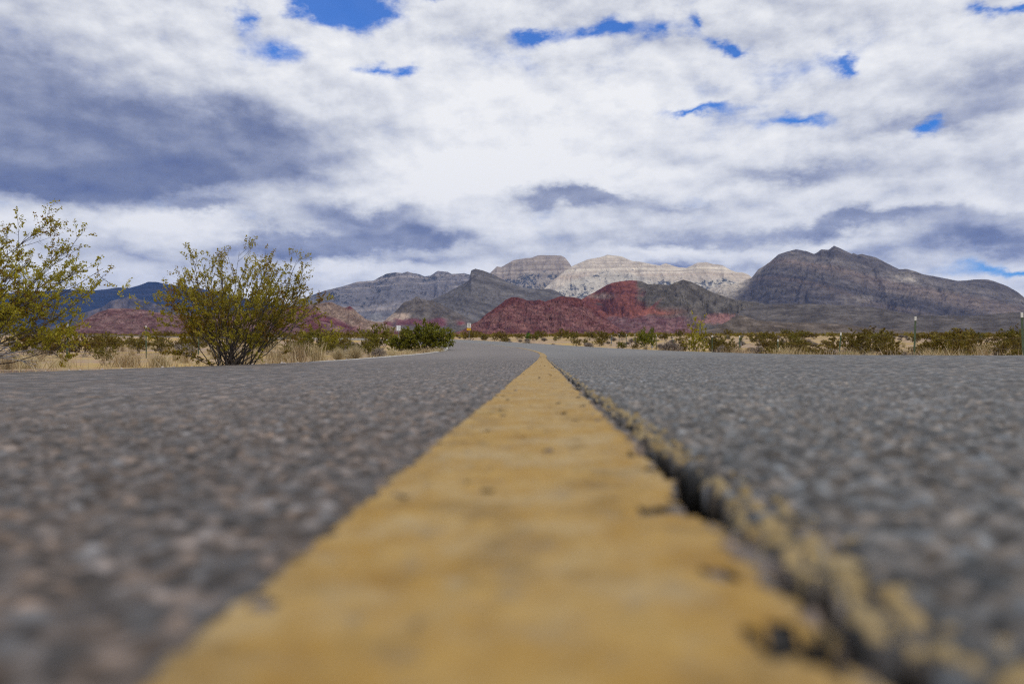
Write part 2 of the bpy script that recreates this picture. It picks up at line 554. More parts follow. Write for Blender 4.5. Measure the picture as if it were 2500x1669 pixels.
hue = (id1[..., None] * 997) % 1.0
clump = fbm(XR * 34, YR * 34, 3, seed=35)
chip = ((id1 * 331) % 1.0)[..., None]
bright = (0.30 + 0.34 * id2[..., None] + 1.75 * chip ** 1.7 + 0.5 * (chip > 0.95)) * (1 + 0.35 * clump[..., None])
bright = bright * lerp(1.0, 0.38, sstep(0.36, 0.62, d1))[..., None]      # black binder between the stones
warm = np.stack([1 + 0.32 * (((id1 * 57) % 1) - 0.42), np.ones_like(id1), 1 - 0.32 * (((id1 * 57) % 1) - 0.47)], -1)
tone_near = lane_tone(XR, YR) * lerp(np.ones_like(bright), bright, np.clip(fade * 1.6, 0.7, 1)[..., None]) * warm
pit_near = sstep(0.001, 0.004, crk)
tone_near = np.where((crk > 0.0035)[..., None], np.array([0.010, 0.008, 0.006]), tone_near)   # bitumen in the crack, blackened to carry its shade
verts = [np.stack([XR, YR, ZR], -1).reshape(-1, 3)]
tones = [tone_near.reshape(-1, 3)]
pits = [pit_near.reshape(-1)]
faces = [grid_faces(*XR.shape)]
nv = XR.size
lat_far = np.array([-HALF_L - 0.02, -HALF_L, -3.9, -3, -2, -1, -0.2, 0.058, 0.066, 0.3, 1, 2, 3, 4, 4.3, HALF_R, HALF_R + 0.02])
for s0, s1 in ((14.0, 160.0), (-14.0, -2.0)):
    sg = np.arange(s0, s1 + 0.01, 0.5)
    LG, SG = np.meshgrid(lat_far, sg)
    x, y, z = road_xyz(SG, np.clip(LG, -HALF_L, HALF_R))
    z = np.where((LG < -HALF_L) | (LG > HALF_R), z - 0.3, z)
    rag = 0.05 * gnoise(SG * 1.1, LG * 0, 41) * (np.abs(LG) > 4.1)
    x = x + rag
    verts.append(np.stack([x, y, z], -1).reshape(-1, 3))
    tones.append(lane_tone(LG, SG).reshape(-1, 3))
    faces.append(grid_faces(*LG.shape) + nv)
    nv += LG.size
# folded edge of the near sheet
for xe, k in ((-HALF_L, 0), (HALF_R, -1)):
    a = np.stack([np.full(len(yr), xe), yr, ZR[:, k]], -1)
    bq = a.copy(); bq[:, 2] -= 0.3
    verts.append(np.concatenate([a, bq])); tones.append(np.tile(LANE_L, (2 * len(yr), 1)))
    faces.append(grid_faces(2, len(yr)) + nv); nv += 2 * len(yr)
road = mesh_obj('road', np.concatenate(verts), np.concatenate(faces), ma, smooth=True, attrs={'tone': np.concatenate(tones), 'pit': np.concatenate(pits + [np.zeros(nv - XR.size)])})
tag(road, 'worn two lane asphalt road bending left, coarse stones in the surface', kind='structure')

# painted centre line ------------------------------------------------
my, t, out = new_mat("yellow_road_paint")
co = t.node('ShaderNodeNewGeometry').outputs['Position']
n = t.noise(co, 38.0, 6, 0.62); nb = t.noise(co, 9.0, 4, 0.5); nf = t.noise(co, 260.0, 4, 0.6)
c = t.ramp(n, [(0.28, (0.26, 0.145, 0.032)), (0.45, (0.345, 0.205, 0.050)), (0.62, (0.40, 0.255, 0.078)), (0.78, (0.43, 0.315, 0.125))])
c = t.mix(t.smooth(nb, 0.58, 0.72), c, (0.33, 0.215, 0.055, 1))
c = t.mix(t.m('MULTIPLY', t.smooth(nf, 0.64, 0.74), 0.5), c, (0.20, 0.15, 0.08, 1))
c = t.mix(t.m('MULTIPLY', t.smooth(t.noise(co, 55.0, 3, 0.5), 0.68, 0.76), 0.6), c, (0.17, 0.145, 0.115, 1))
c = t.mix(t.m('MULTIPLY', t.smooth(t.noise(t.vm('ADD', co, (5.1, 2.2, 0.0)), 48.0, 3, 0.5), 0.68, 0.76), 0.6), c, (0.60, 0.52, 0.38, 1))
c = t.mix(t.m('MULTIPLY', t.attr('dirt', 'Fac'), t.lin(t.noise(co, 120.0, 4, 0.6), 0.35, 0.65, 0.5, 1.0)), c, (0.185, 0.150, 0.085, 1))
c = t.mix(t.m('MULTIPLY', t.smooth(t.noise(co, 16.0, 6, 0.68), 0.44, 0.64), 0.65), c, (0.40, 0.305, 0.165, 1))
c = t.mix(t.m('MULTIPLY', t.smooth(t.noise(t.vm('ADD', co, (3.3, 0.4, 0.0)), 70.0, 5, 0.7), 0.56, 0.66), 0.55), c, (0.235, 0.185, 0.120, 1))
c = t.mix(t.m('MULTIPLY', t.smooth(t.noise(t.vm('ADD', co, (1.7, 8.2, 0.0)), 24.0, 6, 0.7), 0.50, 0.68), 0.75), c, (0.200, 0.130, 0.048, 1))
bump = t.node('ShaderNodeBump', {'Height': t.m('ADD', nf, t.m('MULTIPLY', n, 2.0)), 'Strength': 0.3, 'Distance': 0.001})
b = t.node('ShaderNodeBsdfPrincipled', {'Base Color': c, 'Roughness': 0.7, 'Specular IOR Level': 0.18, 'Normal': bump.outputs[0]})
t.l.new(b.outputs[0], out.inputs[0])
jl = np.where((xr > -0.082) & (xr < 0.094))[0]
il = np.where((yr > -0.12))[0]
XP, YP = XR[np.ix_(il, jl)], YR[np.ix_(il, jl)]
rag = 0.0016 * fbm(YP * 45, XP * 0 + 2.0, 4, seed=51)
left_e = -0.0735 + rag; right_e = crack_line(YP) - 0.0022
edge_n = 0.5 + 0.75 * fbm(XP * 150, YP * 110, 3, seed=52) + 0.35 * (id1[np.ix_(il, jl)] - 0.5)
near_right = np.clip((right_e - XP) / 0.012, 0, 1)
inside = (XP > left_e - 0.002) & (XP < right_e) & (np.clip((XP - left_e) / 0.012, 0, 1) > 0.95 * edge_n) & (near_right > 0.35 * edge_n - 0.12)
pz = (Z0 + macro)[np.ix_(il, jl)] + (stone * fade)[np.ix_(il, jl)] * 0.40 + 0.0023
pz = pz - 0.0016 * sstep(0.012, 0.0, np.minimum(XP - left_e, right_e - XP)) - crk[np.ix_(il, jl)] * 0.95
# beyond the crack only the stone tops have kept their paint
idp = id1[np.ix_(il, jl)]
spot = (XP >= right_e) & (((idp * 77) % 1.0) < 0.97 * sstep(0.092 + 2 * rag + 0.009 * fbm(YP * 9, XP * 0 + 7.7, 3, seed=53), 0.066, XP)) & (d1[np.ix_(il, jl)] < 0.80)
pz = np.where(XP >= right_e, ZR[np.ix_(il, jl)] + 0.0004 - 0.0012 * sstep(0.30, 0.75, d1[np.ix_(il, jl)]), pz)
ok = (inside | spot) & (crk[np.ix_(il, jl)] < 0.0065)
worn = fbm(XP * 60, YP * 34, 4, seed=61) > 0.52
ok &= ~(worn & inside)
fc = grid_faces(*XP.shape)
keep = ok.reshape(-1)[fc].sum(1) >= 4
pv = np.stack([XP, YP, pz], -1).reshape(-1, 3)
fcs = fc[keep]
sg = np.arange(14.0, 66.0, 0.35)
lg = np.array([-0.062, -0.02, 0.02, 0.062, 0.08])
LG, SG = np.meshgrid(lg, sg)
x, y, z = road_xyz(SG, LG * (1 + 0.10 * gnoise(SG * 2.2, LG * 9, 71)), 0.004)
pv = np.concatenate([pv, np.stack([x, y, z], -1).reshape(-1, 3)])
ff = grid_faces(*LG.shape)
rs = np.random.RandomState(4)
ff = ff[rs.rand(len(ff)) > np.clip((np.repeat(sg[:-1], 4) - 44) / 26, 0.02, 0.9)]
fcs = np.concatenate([fcs, ff + XP.size])
used = np.unique(fcs); remap = np.zeros(len(pv), int); remap[used] = np.arange(len(used))
dirt = np.concatenate([np.clip(sstep(-0.004, 0.003, XP - right_e) * (0.25 + 0.75 * ((idp * 191) % 1.0) + 0.5 * sstep(0.066, 0.088, XP)) + 0.6 * sstep(0.012, 0.0, XP - left_e) + 0.55 * sstep(0.012, 0.0, right_e - XP), 0, 1).reshape(-1), np.full(LG.size, 0.25)])
line = mesh_obj('road_marking', pv[used], remap[fcs], my, smooth=True, attrs={'dirt': dirt[used]})
tag(line, 'single worn yellow centre line painted along the asphalt', kind='structure')

# pale concrete kerb along the inside of the bend --------------------
mk = plain("kerb_concrete", (0.42, 0.40, 0.37), 0.85, noise=0.16, scale=3.0)
sg = np.arange(14.5, 92.0, 0.5)
prof = [(0.0, -0.05), (0.0, 0.014), (-0.012, 0.022), (-0.11, 0.022), (-0.13, 0.014), (-0.13, -0.12)]
vv = []
for s_ in sg:
    k = float(np.clip((s_ - 14.5) / 8, 0.02, 1.0)) * (1 + 4.0 * float(sstep(42, 50, s_)))
    for a, h in prof:
        x, y, z = road_xyz(s_, -HALF_L)
        th = np.interp(s_, ss, theta)
        vv.append((x + (a + 0.02) * math.cos(th), y + (a + 0.02) * math.sin(th), z + (h if h < 0 else h * k)))
kerb = mesh_obj('kerb', vv, grid_faces(len(sg), len(prof)), mk)
tag(kerb, 'low pale concrete kerb along the inner edge of the bend', kind='structure')

# ================================================================== hills and mountains
def rock_material(name, speck=0.0, speck_scale=0.05, speck_col=(0.05, 0.06, 0.06), detail=0.03, bump=6.0, contrast=0.25, strata=0.0):
    m, t, out = new_mat(name)
    co = t.node('ShaderNodeNewGeometry').outputs['Position']
    geo = t.attr('geo')
    n = t.noise(co, detail, 9, 0.68, 0.3)
    f = t.lin(n, 0.28, 0.72, 1 - contrast * 1.6, 1 + contrast * 1.6)
    if strata:
        st = t.noise(t.vm('MULTIPLY', co, (0.0012, 0.0012, 0.035)), 1.0, 6, 0.65, 0.4)
        f = t.m('MULTIPLY', f, t.lin(st, 0.3, 0.7, 1 - strata, 1 + strata))
    cc = t.node('ShaderNodeCombineColor')
    for k in range(3): t.l.new(f, cc.inputs[k])
    col = t.mix(1.0, geo, cc.outputs[0], 'MULTIPLY')
    if speck:
        v = t.noise(co, speck_scale, 3, 0.7)
        zone = t.attr('veg', 'Fac')
        thr = t.m('MULTIPLY_ADD', zone, -0.26, 0.72)
        dots = t.smooth(t.m('SUBTRACT', v, thr), 0.0, 0.05)
        col = t.mix(t.m('MULTIPLY', dots, speck), col, (*speck_col, 1))
    bp = t.node('ShaderNodeBump', {'Height': n, 'Strength': 0.9, 'Distance': bump})
    b = t.node('ShaderNodeBsdfPrincipled', {'Base Color': col, 'Roughness': 0.95, 'Specular IOR Level': 0.1, 'Normal': bp.outputs[0]})
    t.l.new(b.outputs[0], out.inputs[0])
    return m


def mountain(name, label, sil, r_foot, r_ridge, nc, nr, color, mat, power=1.25, gully=0.10, gfreq=1.0, rough=0.02, rfreq=60.0, jag=0.5, seed=0, ledge=0.0, back=0.5, spur=0.10, cliff=0.0):
    """ridge outline (photo pixels) set at its own distance, slopes falling to the plain in front and behind"""
    sil = np.array(sil, float)
    px = np.linspace(sil[0, 0], sil[-1, 0], nc)
    py = np.interp(px, sil[:, 0], sil[:, 1])
    d = pix_dir(px, py)
    hor = np.hypot(d[:, 0], d[:, 1])
    tanel = d[:, 2] / hor
    az = np.arctan2(d[:, 0], d[:, 1])
    lat0 = az * r_ridge
    tanel = tanel + jag / FPX * fbm(lat0 / (0.012 * r_ridge), lat0 * 0 + seed, 4, 0.6, seed=seed)
    rr = r_ridge * (1 + spur * 0.55 * fbm(lat0 / (0.13 * r_ridge), lat0 * 0 + 5, 3, seed=seed + 1))
    rf = r_foot * (1 + 0.05 * fbm(lat0 / (0.10 * r_ridge), lat0 * 0 + 9, 3, seed=seed + 2))
    H = EYE + rr * tanel
    tf = np.linspace(0, 1, nr) ** 0.9
    tb = 1 + np.linspace(0, 1, max(8, nr // 7))[1:]
    tt = np.concatenate([tf, tb])
    T, AZ = np.meshgrid(tt, az, indexing='ij')
    R = np.where(T <= 1, rf + (rr - rf) * T, rr + (T - 1) * back * (rr - rf))
    X = R * np.sin(AZ); Y = R * np.cos(AZ)
    zf = np.interp(rf * np.cos(az), *zip(*GR)) - 6 - 0.004 * r_foot
    Tc = np.clip(T, 0, 1)
    # lateral coordinate along the range and distance down the slope
    U = AZ * r_ridge; V = (R - rr)
    W = (rr - rf).mean()
    warp = fbm(U / (0.5 * W) * gfreq, V / (0.7 * W), 3, seed=seed + 3)
    g = fbm(U / (0.34 * W) * gfreq + 0.8 * warp, V / (1.1 * W), 7, 0.58, seed=seed + 4, ridged=True)
    p = Tc ** power
    if cliff:
        q = np.clip(Tc + 0.05 * warp, 0, 1)
        p = lerp(p, np.where(q < 0.62, q * 0.62, 0.384 + (q - 0.62) * 1.62), cliff)
        p = np.where(Tc >= 1, 1, np.minimum(p, 0.999))
    env = (np.clip(4 * Tc * (1 - Tc), 0, 1)) ** 0.8
    p = p + 1.7 * gully * g * env * (0.35 + 0.65 * Tc)
    if ledge:
        k = 9.0
        st = p * k + 0.4 * warp
        p = p + ledge * env * (np.floor(st) + sstep(0.25, 0.75, st - np.floor(st)) - st) / k
    ker = np.exp(-0.5 * (np.arange(-3 * nc // 20, 3 * nc // 20 + 1) / (nc / 22.0)) ** 2); ker /= ker.sum()
    Hs = np.convolve(np.pad(H, len(ker) // 2, mode='edge'), ker, 'valid')[:nc]
    shift = (1 - Tc) * warp * 0.55 * (az[-1] - az[0]) / 22.0 * 3
    H2 = np.interp(AZ + shift, az, Hs)
    kk = sstep(0.55, 1.0, Tc)
    hh = lerp(H2, np.broadcast_to(H[None, :], H2.shape), kk) - zf[None, :]
    Z = zf[None, :] + hh * p
    rn = fbm(X / rfreq, Y / rfreq, 5, 0.6, seed=seed + 6, ridged=True) + 0.6 * fbm(U / (rfreq * 0.4), Z / (rfreq * 0.4), 4, 0.6, seed=seed + 9)
    Z = Z + rough * 2.0 * np.percentile(hh, 95) * rn * np.minimum(1, 2.2 * env + 0.05) * np.where(T > 1, 0.1, 1)
    bk = np.clip(T - 1, 0, 1)
    Z = np.where(T > 1, zf + (H - zf) * (1 - 0.55 * bk - 0.45 * bk ** 2), Z)
    # keep the outline: nothing on the slope stands above the ridge as seen from the road
    Z = np.where(T < 1, np.minimum(Z, EYE + R * (tanel - 0.6 / FPX)), Z)
    P = np.stack([X, Y, Z], -1)
    PX, PY = to_pix(P)
    gx, gy = np.gradient(Z)
    info = dict(X=X, Y=Y, Z=Z, U=U, V=V, T=Tc, PX=PX, PY=PY, h=(Z - zf) / np.maximum(hh, 1), g=g, warp=warp, seed=seed, rn=rn)
    res = color(info)
    rgb, veg = res if isinstance(res, tuple) else (res, np.zeros_like(Z))
    o = mesh_obj(name, P.reshape(-1, 3), grid_faces(len(tt), nc), mat, smooth=True,
                 attrs={'geo': np.clip(rgb, 0.01, 0.85).reshape(-1, 3), 'veg': np.clip(veg, 0, 1).reshape(-1)})
    tag(o, label, kind='structure')
    return o


def V3(*c):
    return np.array(c, float)


def mixc(a, b, f):
    return a + (b - a) * f[..., None]


def const(i, c):
    return np.broadcast_to(V3(*c), i['Z'].shape + (3,)).copy()


def n2d(i, sx, sy, seed, oct=4, ridged=False):
    return fbm(i['U'] / sx, i['Z'] / sy, oct, 0.55, seed=i['seed'] + seed, ridged=ridged)


def strata(i, thick, tilt, seed, wob=0.5):
    """bedding coordinate noise: bands across the slope"""
    zz = (i['Z'] + tilt * i['U']) / thick
    return fbm(zz + wob * fbm(i['U'] / (thick * 14), i['Z'] / (thick * 6), 3, seed=seed), i['U'] / (thick * 90), 4, 0.6, seed=i['seed'] + seed)


def col_far_blue(i):
    c = const(i, (0.022, 0.026, 0.034))  # cloud shade put into the rock colour, near black and bluish
    s = strata(i, 45, 0.02, 11)
    c = mixc(c, V3(0.042, 0.042, 0.048), sstep(-0.1, 0.5, s))
    c = mixc(c, V3(0.07, 0.052, 0.050), sstep(0.25, 0.6, s) * 0.6)
    return c, 0.45 + 0.4 * n2d(i, 500, 200, 3)


def col_crag(i):
    c = mixc(const(i, (0.075, 0.068, 0.072)), V3(0.19, 0.155, 0.145), sstep(-0.3, 0.5, n2d(i, 60, 160, 2)))
    return c, 0.2 + 0 * i['Z']


def col_banded(i):
    s = strata(i, 60, -0.06, 21)
    c = mixc(const(i, (0.185, 0.172, 0.175)), V3(0.42, 0.36, 0.32), sstep(-0.15, 0.45, s))
    c = mixc(c, V3(0.36, 0.25, 0.20), sstep(0.3, 0.6, strata(i, 110, -0.05, 23)) * 0.7)
    talus = sstep(0.42, 0.28, i['h'] + 0.12 * n2d(i, 300, 300, 5))
    c = mixc(c, V3(0.36, 0.35, 0.33), talus * sstep(-0.2, 0.4, n2d(i, 120, 200, 6)))
    veg = 0.35 + 0.55 * sstep(-0.1, 0.4, n2d(i, 350, 160, 7)) + 0.25 * sstep(0.75, 0.95, i['h'])
    return c, veg


def col_white_sunlit(i):
    s = strata(i, 40, 0.0, 31)
    c = mixc(const(i, (0.55, 0.465, 0.37)), V3(0.80, 0.70, 0.55), sstep(-0.2, 0.4, s))  # pale rock, with the sunlight on it mixed into the colour
    c = mixc(c, V3(0.66, 0.49, 0.35), sstep(0.15, 0.5, strata(i, 150, 0.01, 33)) * 0.45)
    low = sstep(0.82, 0.74, i['h'] + 0.09 * n2d(i, 420, 300, 5))
    c = mixc(c, V3(0.58, 0.53, 0.44), low * 0.8)
    veg = low * (0.45 + 0.75 * sstep(-0.25, 0.30, n2d(i, 230, 300, 7))) + 0.45 * sstep(0.0, 0.35, n2d(i, 400, 70, 9)) * (i['h'] > 0.8)
    return c, veg


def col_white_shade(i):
    c, veg = col_white_sunlit(i)
    c = c * V3(0.57, 0.55, 0.56)  # same rock darkened: cloud shade put into the colour
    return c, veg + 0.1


def col_grey(i):
    s = strata(i, 30, 0.28, 41, 0.4)
    c = mixc(const(i, (0.102, 0.092, 0.088)), V3(0.172, 0.156, 0.145), sstep(-0.35, 0.4, s))
    c = mixc(c, V3(0.20, 0.172, 0.155), sstep(0.2, 0.6, n2d(i, 90, 60, 3)) * 0.5)
    return c, 0.32 + 0.3 * n2d(i, 160, 120, 8)


def col_right(i):
    s = strata(i, 60, 0.26, 51, 0.5)
    c = mixc(const(i, (0.092, 0.081, 0.078)), V3(0.175, 0.152, 0.137), sstep(-0.3, 0.4, s))
    c = mixc(c, V3(0.26, 0.185, 0.14), sstep(0.0, 0.45, strata(i, 170, 0.24, 53)) * 0.55)
    low = sstep(0.36, 0.22, i['h'] + 0.06 * n2d(i, 400, 300, 5))
    c = mixc(c, V3(0.200, 0.162, 0.130), low)
    # sun patches painted into the rock: saddle under the shoulder, foothills at the left
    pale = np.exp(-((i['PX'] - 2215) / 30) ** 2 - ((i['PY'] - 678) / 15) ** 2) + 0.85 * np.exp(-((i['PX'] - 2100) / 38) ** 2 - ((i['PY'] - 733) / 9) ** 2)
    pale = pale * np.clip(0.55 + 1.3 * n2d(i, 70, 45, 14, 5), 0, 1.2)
    sunlit_l = sstep(1845, 1800, i['PX'] + 0.9 * (i['PY'] - 690)) * sstep(760, 700, i['PY'])
    c = mixc(c, V3(0.60, 0.52, 0.42), np.clip(0.85 * pale + 0.9 * sunlit_l + 0.35 * n2d(i, 120, 80, 6) * (pale + sunlit_l > 0.25), 0, 1))
    return c, 0.30 + 0.35 * n2d(i, 200, 140, 8)


def col_red(i):
    """red sandstone on the left, dark grey limestone thrust over it on the right, pink boulders at the foot"""
    w = n2d(i, 60, 40, 2)
    grey = mixc(const(i, (0.088, 0.076, 0.064)), V3(0.155, 0.136, 0.116), sstep(-0.3, 0.4, n2d(i, 40, 30, 4)))
    red = mixc(const(i, (0.125, 0.043, 0.040)), V3(0.235, 0.083, 0.064), sstep(-0.35, 0.45, n2d(i, 90, 22, 3)))
    pink = mixc(const(i, (0.135, 0.060, 0.064)), V3(0.25, 0.145, 0.138), sstep(-0.3, 0.5, n2d(i, 34, 8, 5, 6)))
    PX, PY = i['PX'] + 14 * w, i['PY'] + 9 * w
    c = grey
    c = mixc(c, red, sstep(1566, 1540, PX + 22 * w - 0.35 * (PY - 690)))
    arm = sstep(0, 12, 1650 - PX - 0.9 * (PY - 700)) * sstep(0, 10, PY - 735 + (PX - 1600) * 0.55) * sstep(1640, 1615, PX)
    c = mixc(c, red * 1.15, arm)
    c = mixc(c, grey, sstep(0.35, 0.55, n2d(i, 80, 45, 12)) * 0.7 * (PY < 770))
    c = mixc(c, V3(0.30, 0.105, 0.075), np.exp(-((PX - 1590) / 60) ** 2 - ((PY - 762) / 9) ** 2))
    c = mixc(c, pink, sstep(768, 778, PY) * sstep(1700, 1650, PX - 0.6 * (PY - 770)))
    c = mixc(c, V3(0.29, 0.15, 0.135), sstep(0.0, 0.4, w + 0.35) * sstep(764, 772, PY) * sstep(796, 786, PY) * sstep(1690, 1720, PX) * sstep(1880, 1840, PX))
    c = mixc(c, V3(0.33, 0.25, 0.21), np.exp(-((PX - 1462) / 30) ** 2 - ((PY - 722) / 5) ** 2) * 0.8)
    return c, 0.22 + 0.2 * n2d(i, 60, 40, 8)


def col_maroon(i):
    s = n2d(i, 30, 7, 3, 6)
    c = mixc(const(i, (0.155, 0.056, 0.055)), V3(0.345, 0.175, 0.155), sstep(-0.45, 0.55, s))
    c = mixc(c, V3(0.15, 0.045, 0.042), sstep(0.70, 0.92, i['h'] + 0.12 * n2d(i, 60, 40, 4)) * 0.75)
    c = mixc(c, V3(0.11, 0.055, 0.070), sstep(0.1, 0.5, n2d(i, 45, 30, 6)) * 0.6)
    c = mixc(c, V3(0.18, 0.060, 0.060), sstep(0.12, 0.06, np.abs(i['h'] - 0.13)) * sstep(-0.2, 0.3, n2d(i, 200, 50, 7)) * 0.6)
    return c, 0.12 + 0.1 * s


def col_pink_left(i):
    s = n2d(i, 36, 8, 3, 6)
    c = mixc(const(i, (0.15, 0.070, 0.072)), V3(0.31, 0.19, 0.175), sstep(-0.4, 0.5, s))
    c = mixc(c, V3(0.15, 0.045, 0.055), sstep(-0.1, 0.4, n2d(i, 90, 60, 4)) * sstep(420, 520, i['PX']))
    return c, 0.1 + 0 * s


def col_tan(i):
    s = n2d(i, 34, 12, 3, 6)
    c = mixc(const(i, (0.22, 0.145, 0.112)), V3(0.40, 0.29, 0.22), sstep(-0.4, 0.5, s))
    low = sstep(0, 14, i['PY'] - (762 + 0.42 * np.clip(i['PX'] - 800, -80, 60)) + 10 * n2d(i, 60, 40, 5))
    low = low * sstep(900, 850, i['PX']) + sstep(0, 8, i['PY'] - 806 + 5 * n2d(i, 50, 30, 7))
    mar = mixc(const(i, (0.145, 0.05, 0.062)), V3(0.26, 0.11, 0.12), sstep(-0.3, 0.4, s))
    c = mixc(c, mar, np.clip(low, 0, 1))
    c = mixc(c, V3(0.15, 0.04, 0.05), np.exp(-((i['PX'] - 856) / 14) ** 2 - ((i['PY'] - 750) / 7) ** 2))
    return c, 0.2 + 0.25 * n2d(i, 50, 40, 8)


def col_brown_knob(i):
    c = mixc(const(i, (0.090, 0.075, 0.066)), V3(0.155, 0.132, 0.115), sstep(-0.3, 0.4, n2d(i, 50, 30, 3)))
    PX, PY = i['PX'] + 8 * n2d(i, 60, 40, 4), i['PY'] + 6 * n2d(i, 60, 40, 4)
    tan_ = sstep(760, 768, PY) * sstep(792, 780, PY) * sstep(1010, 985, PX)
    c = mixc(c, V3(0.42, 0.32, 0.25), tan_)
    mar = sstep(0, 8, PY - (775 + 0.0 * PX) + 6 * n2d(i, 50, 30, 6)) * sstep(0, 10, 800 - PY) * sstep(955, 975, PX) * sstep(1100, 1080, PX)
    c = mixc(c, V3(0.16, 0.055, 0.070), mar * 0.9)
    c = mixc(c, V3(0.20, 0.07, 0.075), sstep(780, 788, PY) * sstep(970, 945, PX))
    c = mixc(c, V3(0.24, 0.06, 0.065), np.exp(-((PX - 1125) / 9) ** 2 - ((PY - 788) / 5) ** 2))
    return c, 0.15 + 0.2 * n2d(i, 70, 50, 8)


def col_low_brown(i):
    c = mixc(const(i, (0.075, 0.064, 0.058)), V3(0.135, 0.117, 0.105), sstep(-0.3, 0.4, n2d(i, 70, 20, 3)))
    c = mixc(c, V3(0.26, 0.20, 0.165), sstep(0.3, 0.6, n2d(i, 120, 10, 4)) * 0.7)
    return c, 0.35 + 0.3 * n2d(i, 90, 40, 8)


def col_knoll(i):
    c = mixc(const(i, (0.098, 0.076, 0.062)), V3(0.175, 0.14, 0.115), sstep(-0.3, 0.4, n2d(i, 30, 14, 3)))
    c = mixc(c, V3(0.36, 0.28, 0.22), sstep(0.25, 0.5, n2d(i, 60, 9, 4)) * 0.7)
    return c, 0.35 + 0.3 * n2d(i, 50, 30, 8)


m_far = rock_material("far_mountain_rock", 0.6, 0.012, (0.030, 0.038, 0.050), 0.006, 60, 0.2, 0.12)
m_mid = rock_material("banded_mountain_rock", 0.85, 0.030, (0.040, 0.050, 0.058), 0.010, 45, 0.28, 0.16)
m_wht = rock_material("pale_mountain_rock", 0.85, 0.026, (0.055, 0.068, 0.085), 0.010, 40, 0.16, 0.14)
m_gry = rock_material("grey_hill_rock", 0.75, 0.055, (0.040, 0.040, 0.036), 0.022, 18, 0.34, 0.10)
m_rgt = rock_material("grey_mountain_rock", 0.7, 0.040, (0.042, 0.042, 0.042), 0.014, 32, 0.36, 0.20)
m_red = rock_material("red_hill_rock", 0.7, 0.09, (0.045, 0.042, 0.030), 0.045, 9, 0.36, 0.0)
m_bld = rock_material("boulder_hill_rock", 0.6, 0.16, (0.045, 0.035, 0.028), 0.09, 14, 0.5, 0.0)
m_low = rock_material("low_hill_rock", 0.75, 0.12, (0.045, 0.042, 0.030), 0.05, 6, 0.36, 0.0)

mountain('far_mountain', 'dark blue long far mountain ridge behind the creosote bushes',
         [(-420, 800), (-300, 752), (-100, 726), (0, 716), (100, 712), (160, 706), (202, 708.7), (224, 709.5), (258, 706), (289, 701.7), (317, 703), (345, 694.6), (362, 688), (381, 688), (406, 693), (440, 699), (479, 702), (543, 716), (578, 721), (612, 732), (658, 738), (704, 745), (780, 770), (860, 815)],
         10200, 12500, 420, 90, col_far_blue, m_far, 1.2, 0.10, 1.0, 0.006, 260, 0.7, 101)
mountain('crag_mountain', 'craggy grey mountain with vertical cliffs below the dark blue ridge',
         [(60, 815), (150, 790), (208, 762), (252, 749), (269, 735), (303, 727), (325, 720.7), (345, 732.5), (365, 735), (387, 744), (440, 756), (520, 775), (620, 815)],
         6600, 7600, 260, 80, col_crag, m_far, 1.0, 0.16, 2.6, 0.02, 120, 2.2, 131)
mountain('banded_mountain', 'long blue grey mountain with horizontal rock bands and dark juniper slopes',
         [(610, 815), (680, 765), (740, 728), (791, 710), (835, 699.5), (872, 688), (912, 685), (927, 676.5), (944, 668), (965, 664.7), (983, 667), (994, 663), (1009, 667), (1023, 669), (1036, 674.6), (1051, 673), (1069, 661), (1094, 664), (1103, 669), (1134, 667), (1160, 674), (1230, 700), (1330, 740), (1480, 815)],
         6400, 8200, 460, 130, col_banded, m_mid, 1.15, 0.13, 1.2, 0.012, 160, 0.8, 151, ledge=0.5)
mountain('dome_mountain', 'pale flat topped dome mountain with a steep right shoulder',
         [(1040, 815), (1120, 720), (1198, 665), (1213, 650.7), (1224, 652), (1253, 635.4), (1284, 630), (1297, 629.7), (1314, 623), (1337, 623), (1370, 624), (1379, 628.7), (1389, 641), (1396, 652), (1410, 672), (1440, 700), (1500, 740), (1600, 815)],
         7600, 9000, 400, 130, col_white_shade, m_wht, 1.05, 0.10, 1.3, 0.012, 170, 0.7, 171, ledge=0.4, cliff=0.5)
mountain('pale_mountain', 'long pale cream mountain ridge speckled with dark trees, brightest in view',
         [(1230, 815), (1310, 720), (1370, 668), (1395, 650.7), (1433, 634), (1473, 626), (1483, 622), (1504, 624.5), (1517, 626), (1542, 637), (1562, 639), (1596, 646), (1611, 648), (1625, 643), (1638, 647), (1657, 653), (1676, 654), (1702, 641.5), (1723, 640), (1740, 644.7), (1762, 647), (1781, 657.5), (1796, 664), (1813, 665), (1826, 670), (1835, 676.6), (1870, 700), (1960, 760), (2040, 815)],
         7100, 8500, 520, 140, col_white_sunlit, m_wht, 1.1, 0.075, 1.2, 0.012, 150, 0.7, 191, ledge=0.35, cliff=0.4)
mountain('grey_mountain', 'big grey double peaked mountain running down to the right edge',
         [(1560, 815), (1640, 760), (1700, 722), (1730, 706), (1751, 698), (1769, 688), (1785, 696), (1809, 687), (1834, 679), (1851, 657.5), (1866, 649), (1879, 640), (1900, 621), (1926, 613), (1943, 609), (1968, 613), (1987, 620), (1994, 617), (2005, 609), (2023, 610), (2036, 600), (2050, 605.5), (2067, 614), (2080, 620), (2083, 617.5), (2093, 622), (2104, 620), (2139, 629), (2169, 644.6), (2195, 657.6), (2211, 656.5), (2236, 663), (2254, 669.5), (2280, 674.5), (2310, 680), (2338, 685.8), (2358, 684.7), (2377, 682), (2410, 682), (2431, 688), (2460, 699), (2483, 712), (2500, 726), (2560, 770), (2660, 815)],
         4700, 6400, 620, 170, col_right, m_rgt, 1.25, 0.12, 1.3, 0.012, 110, 0.9, 211, ledge=0.10, spur=0.05)
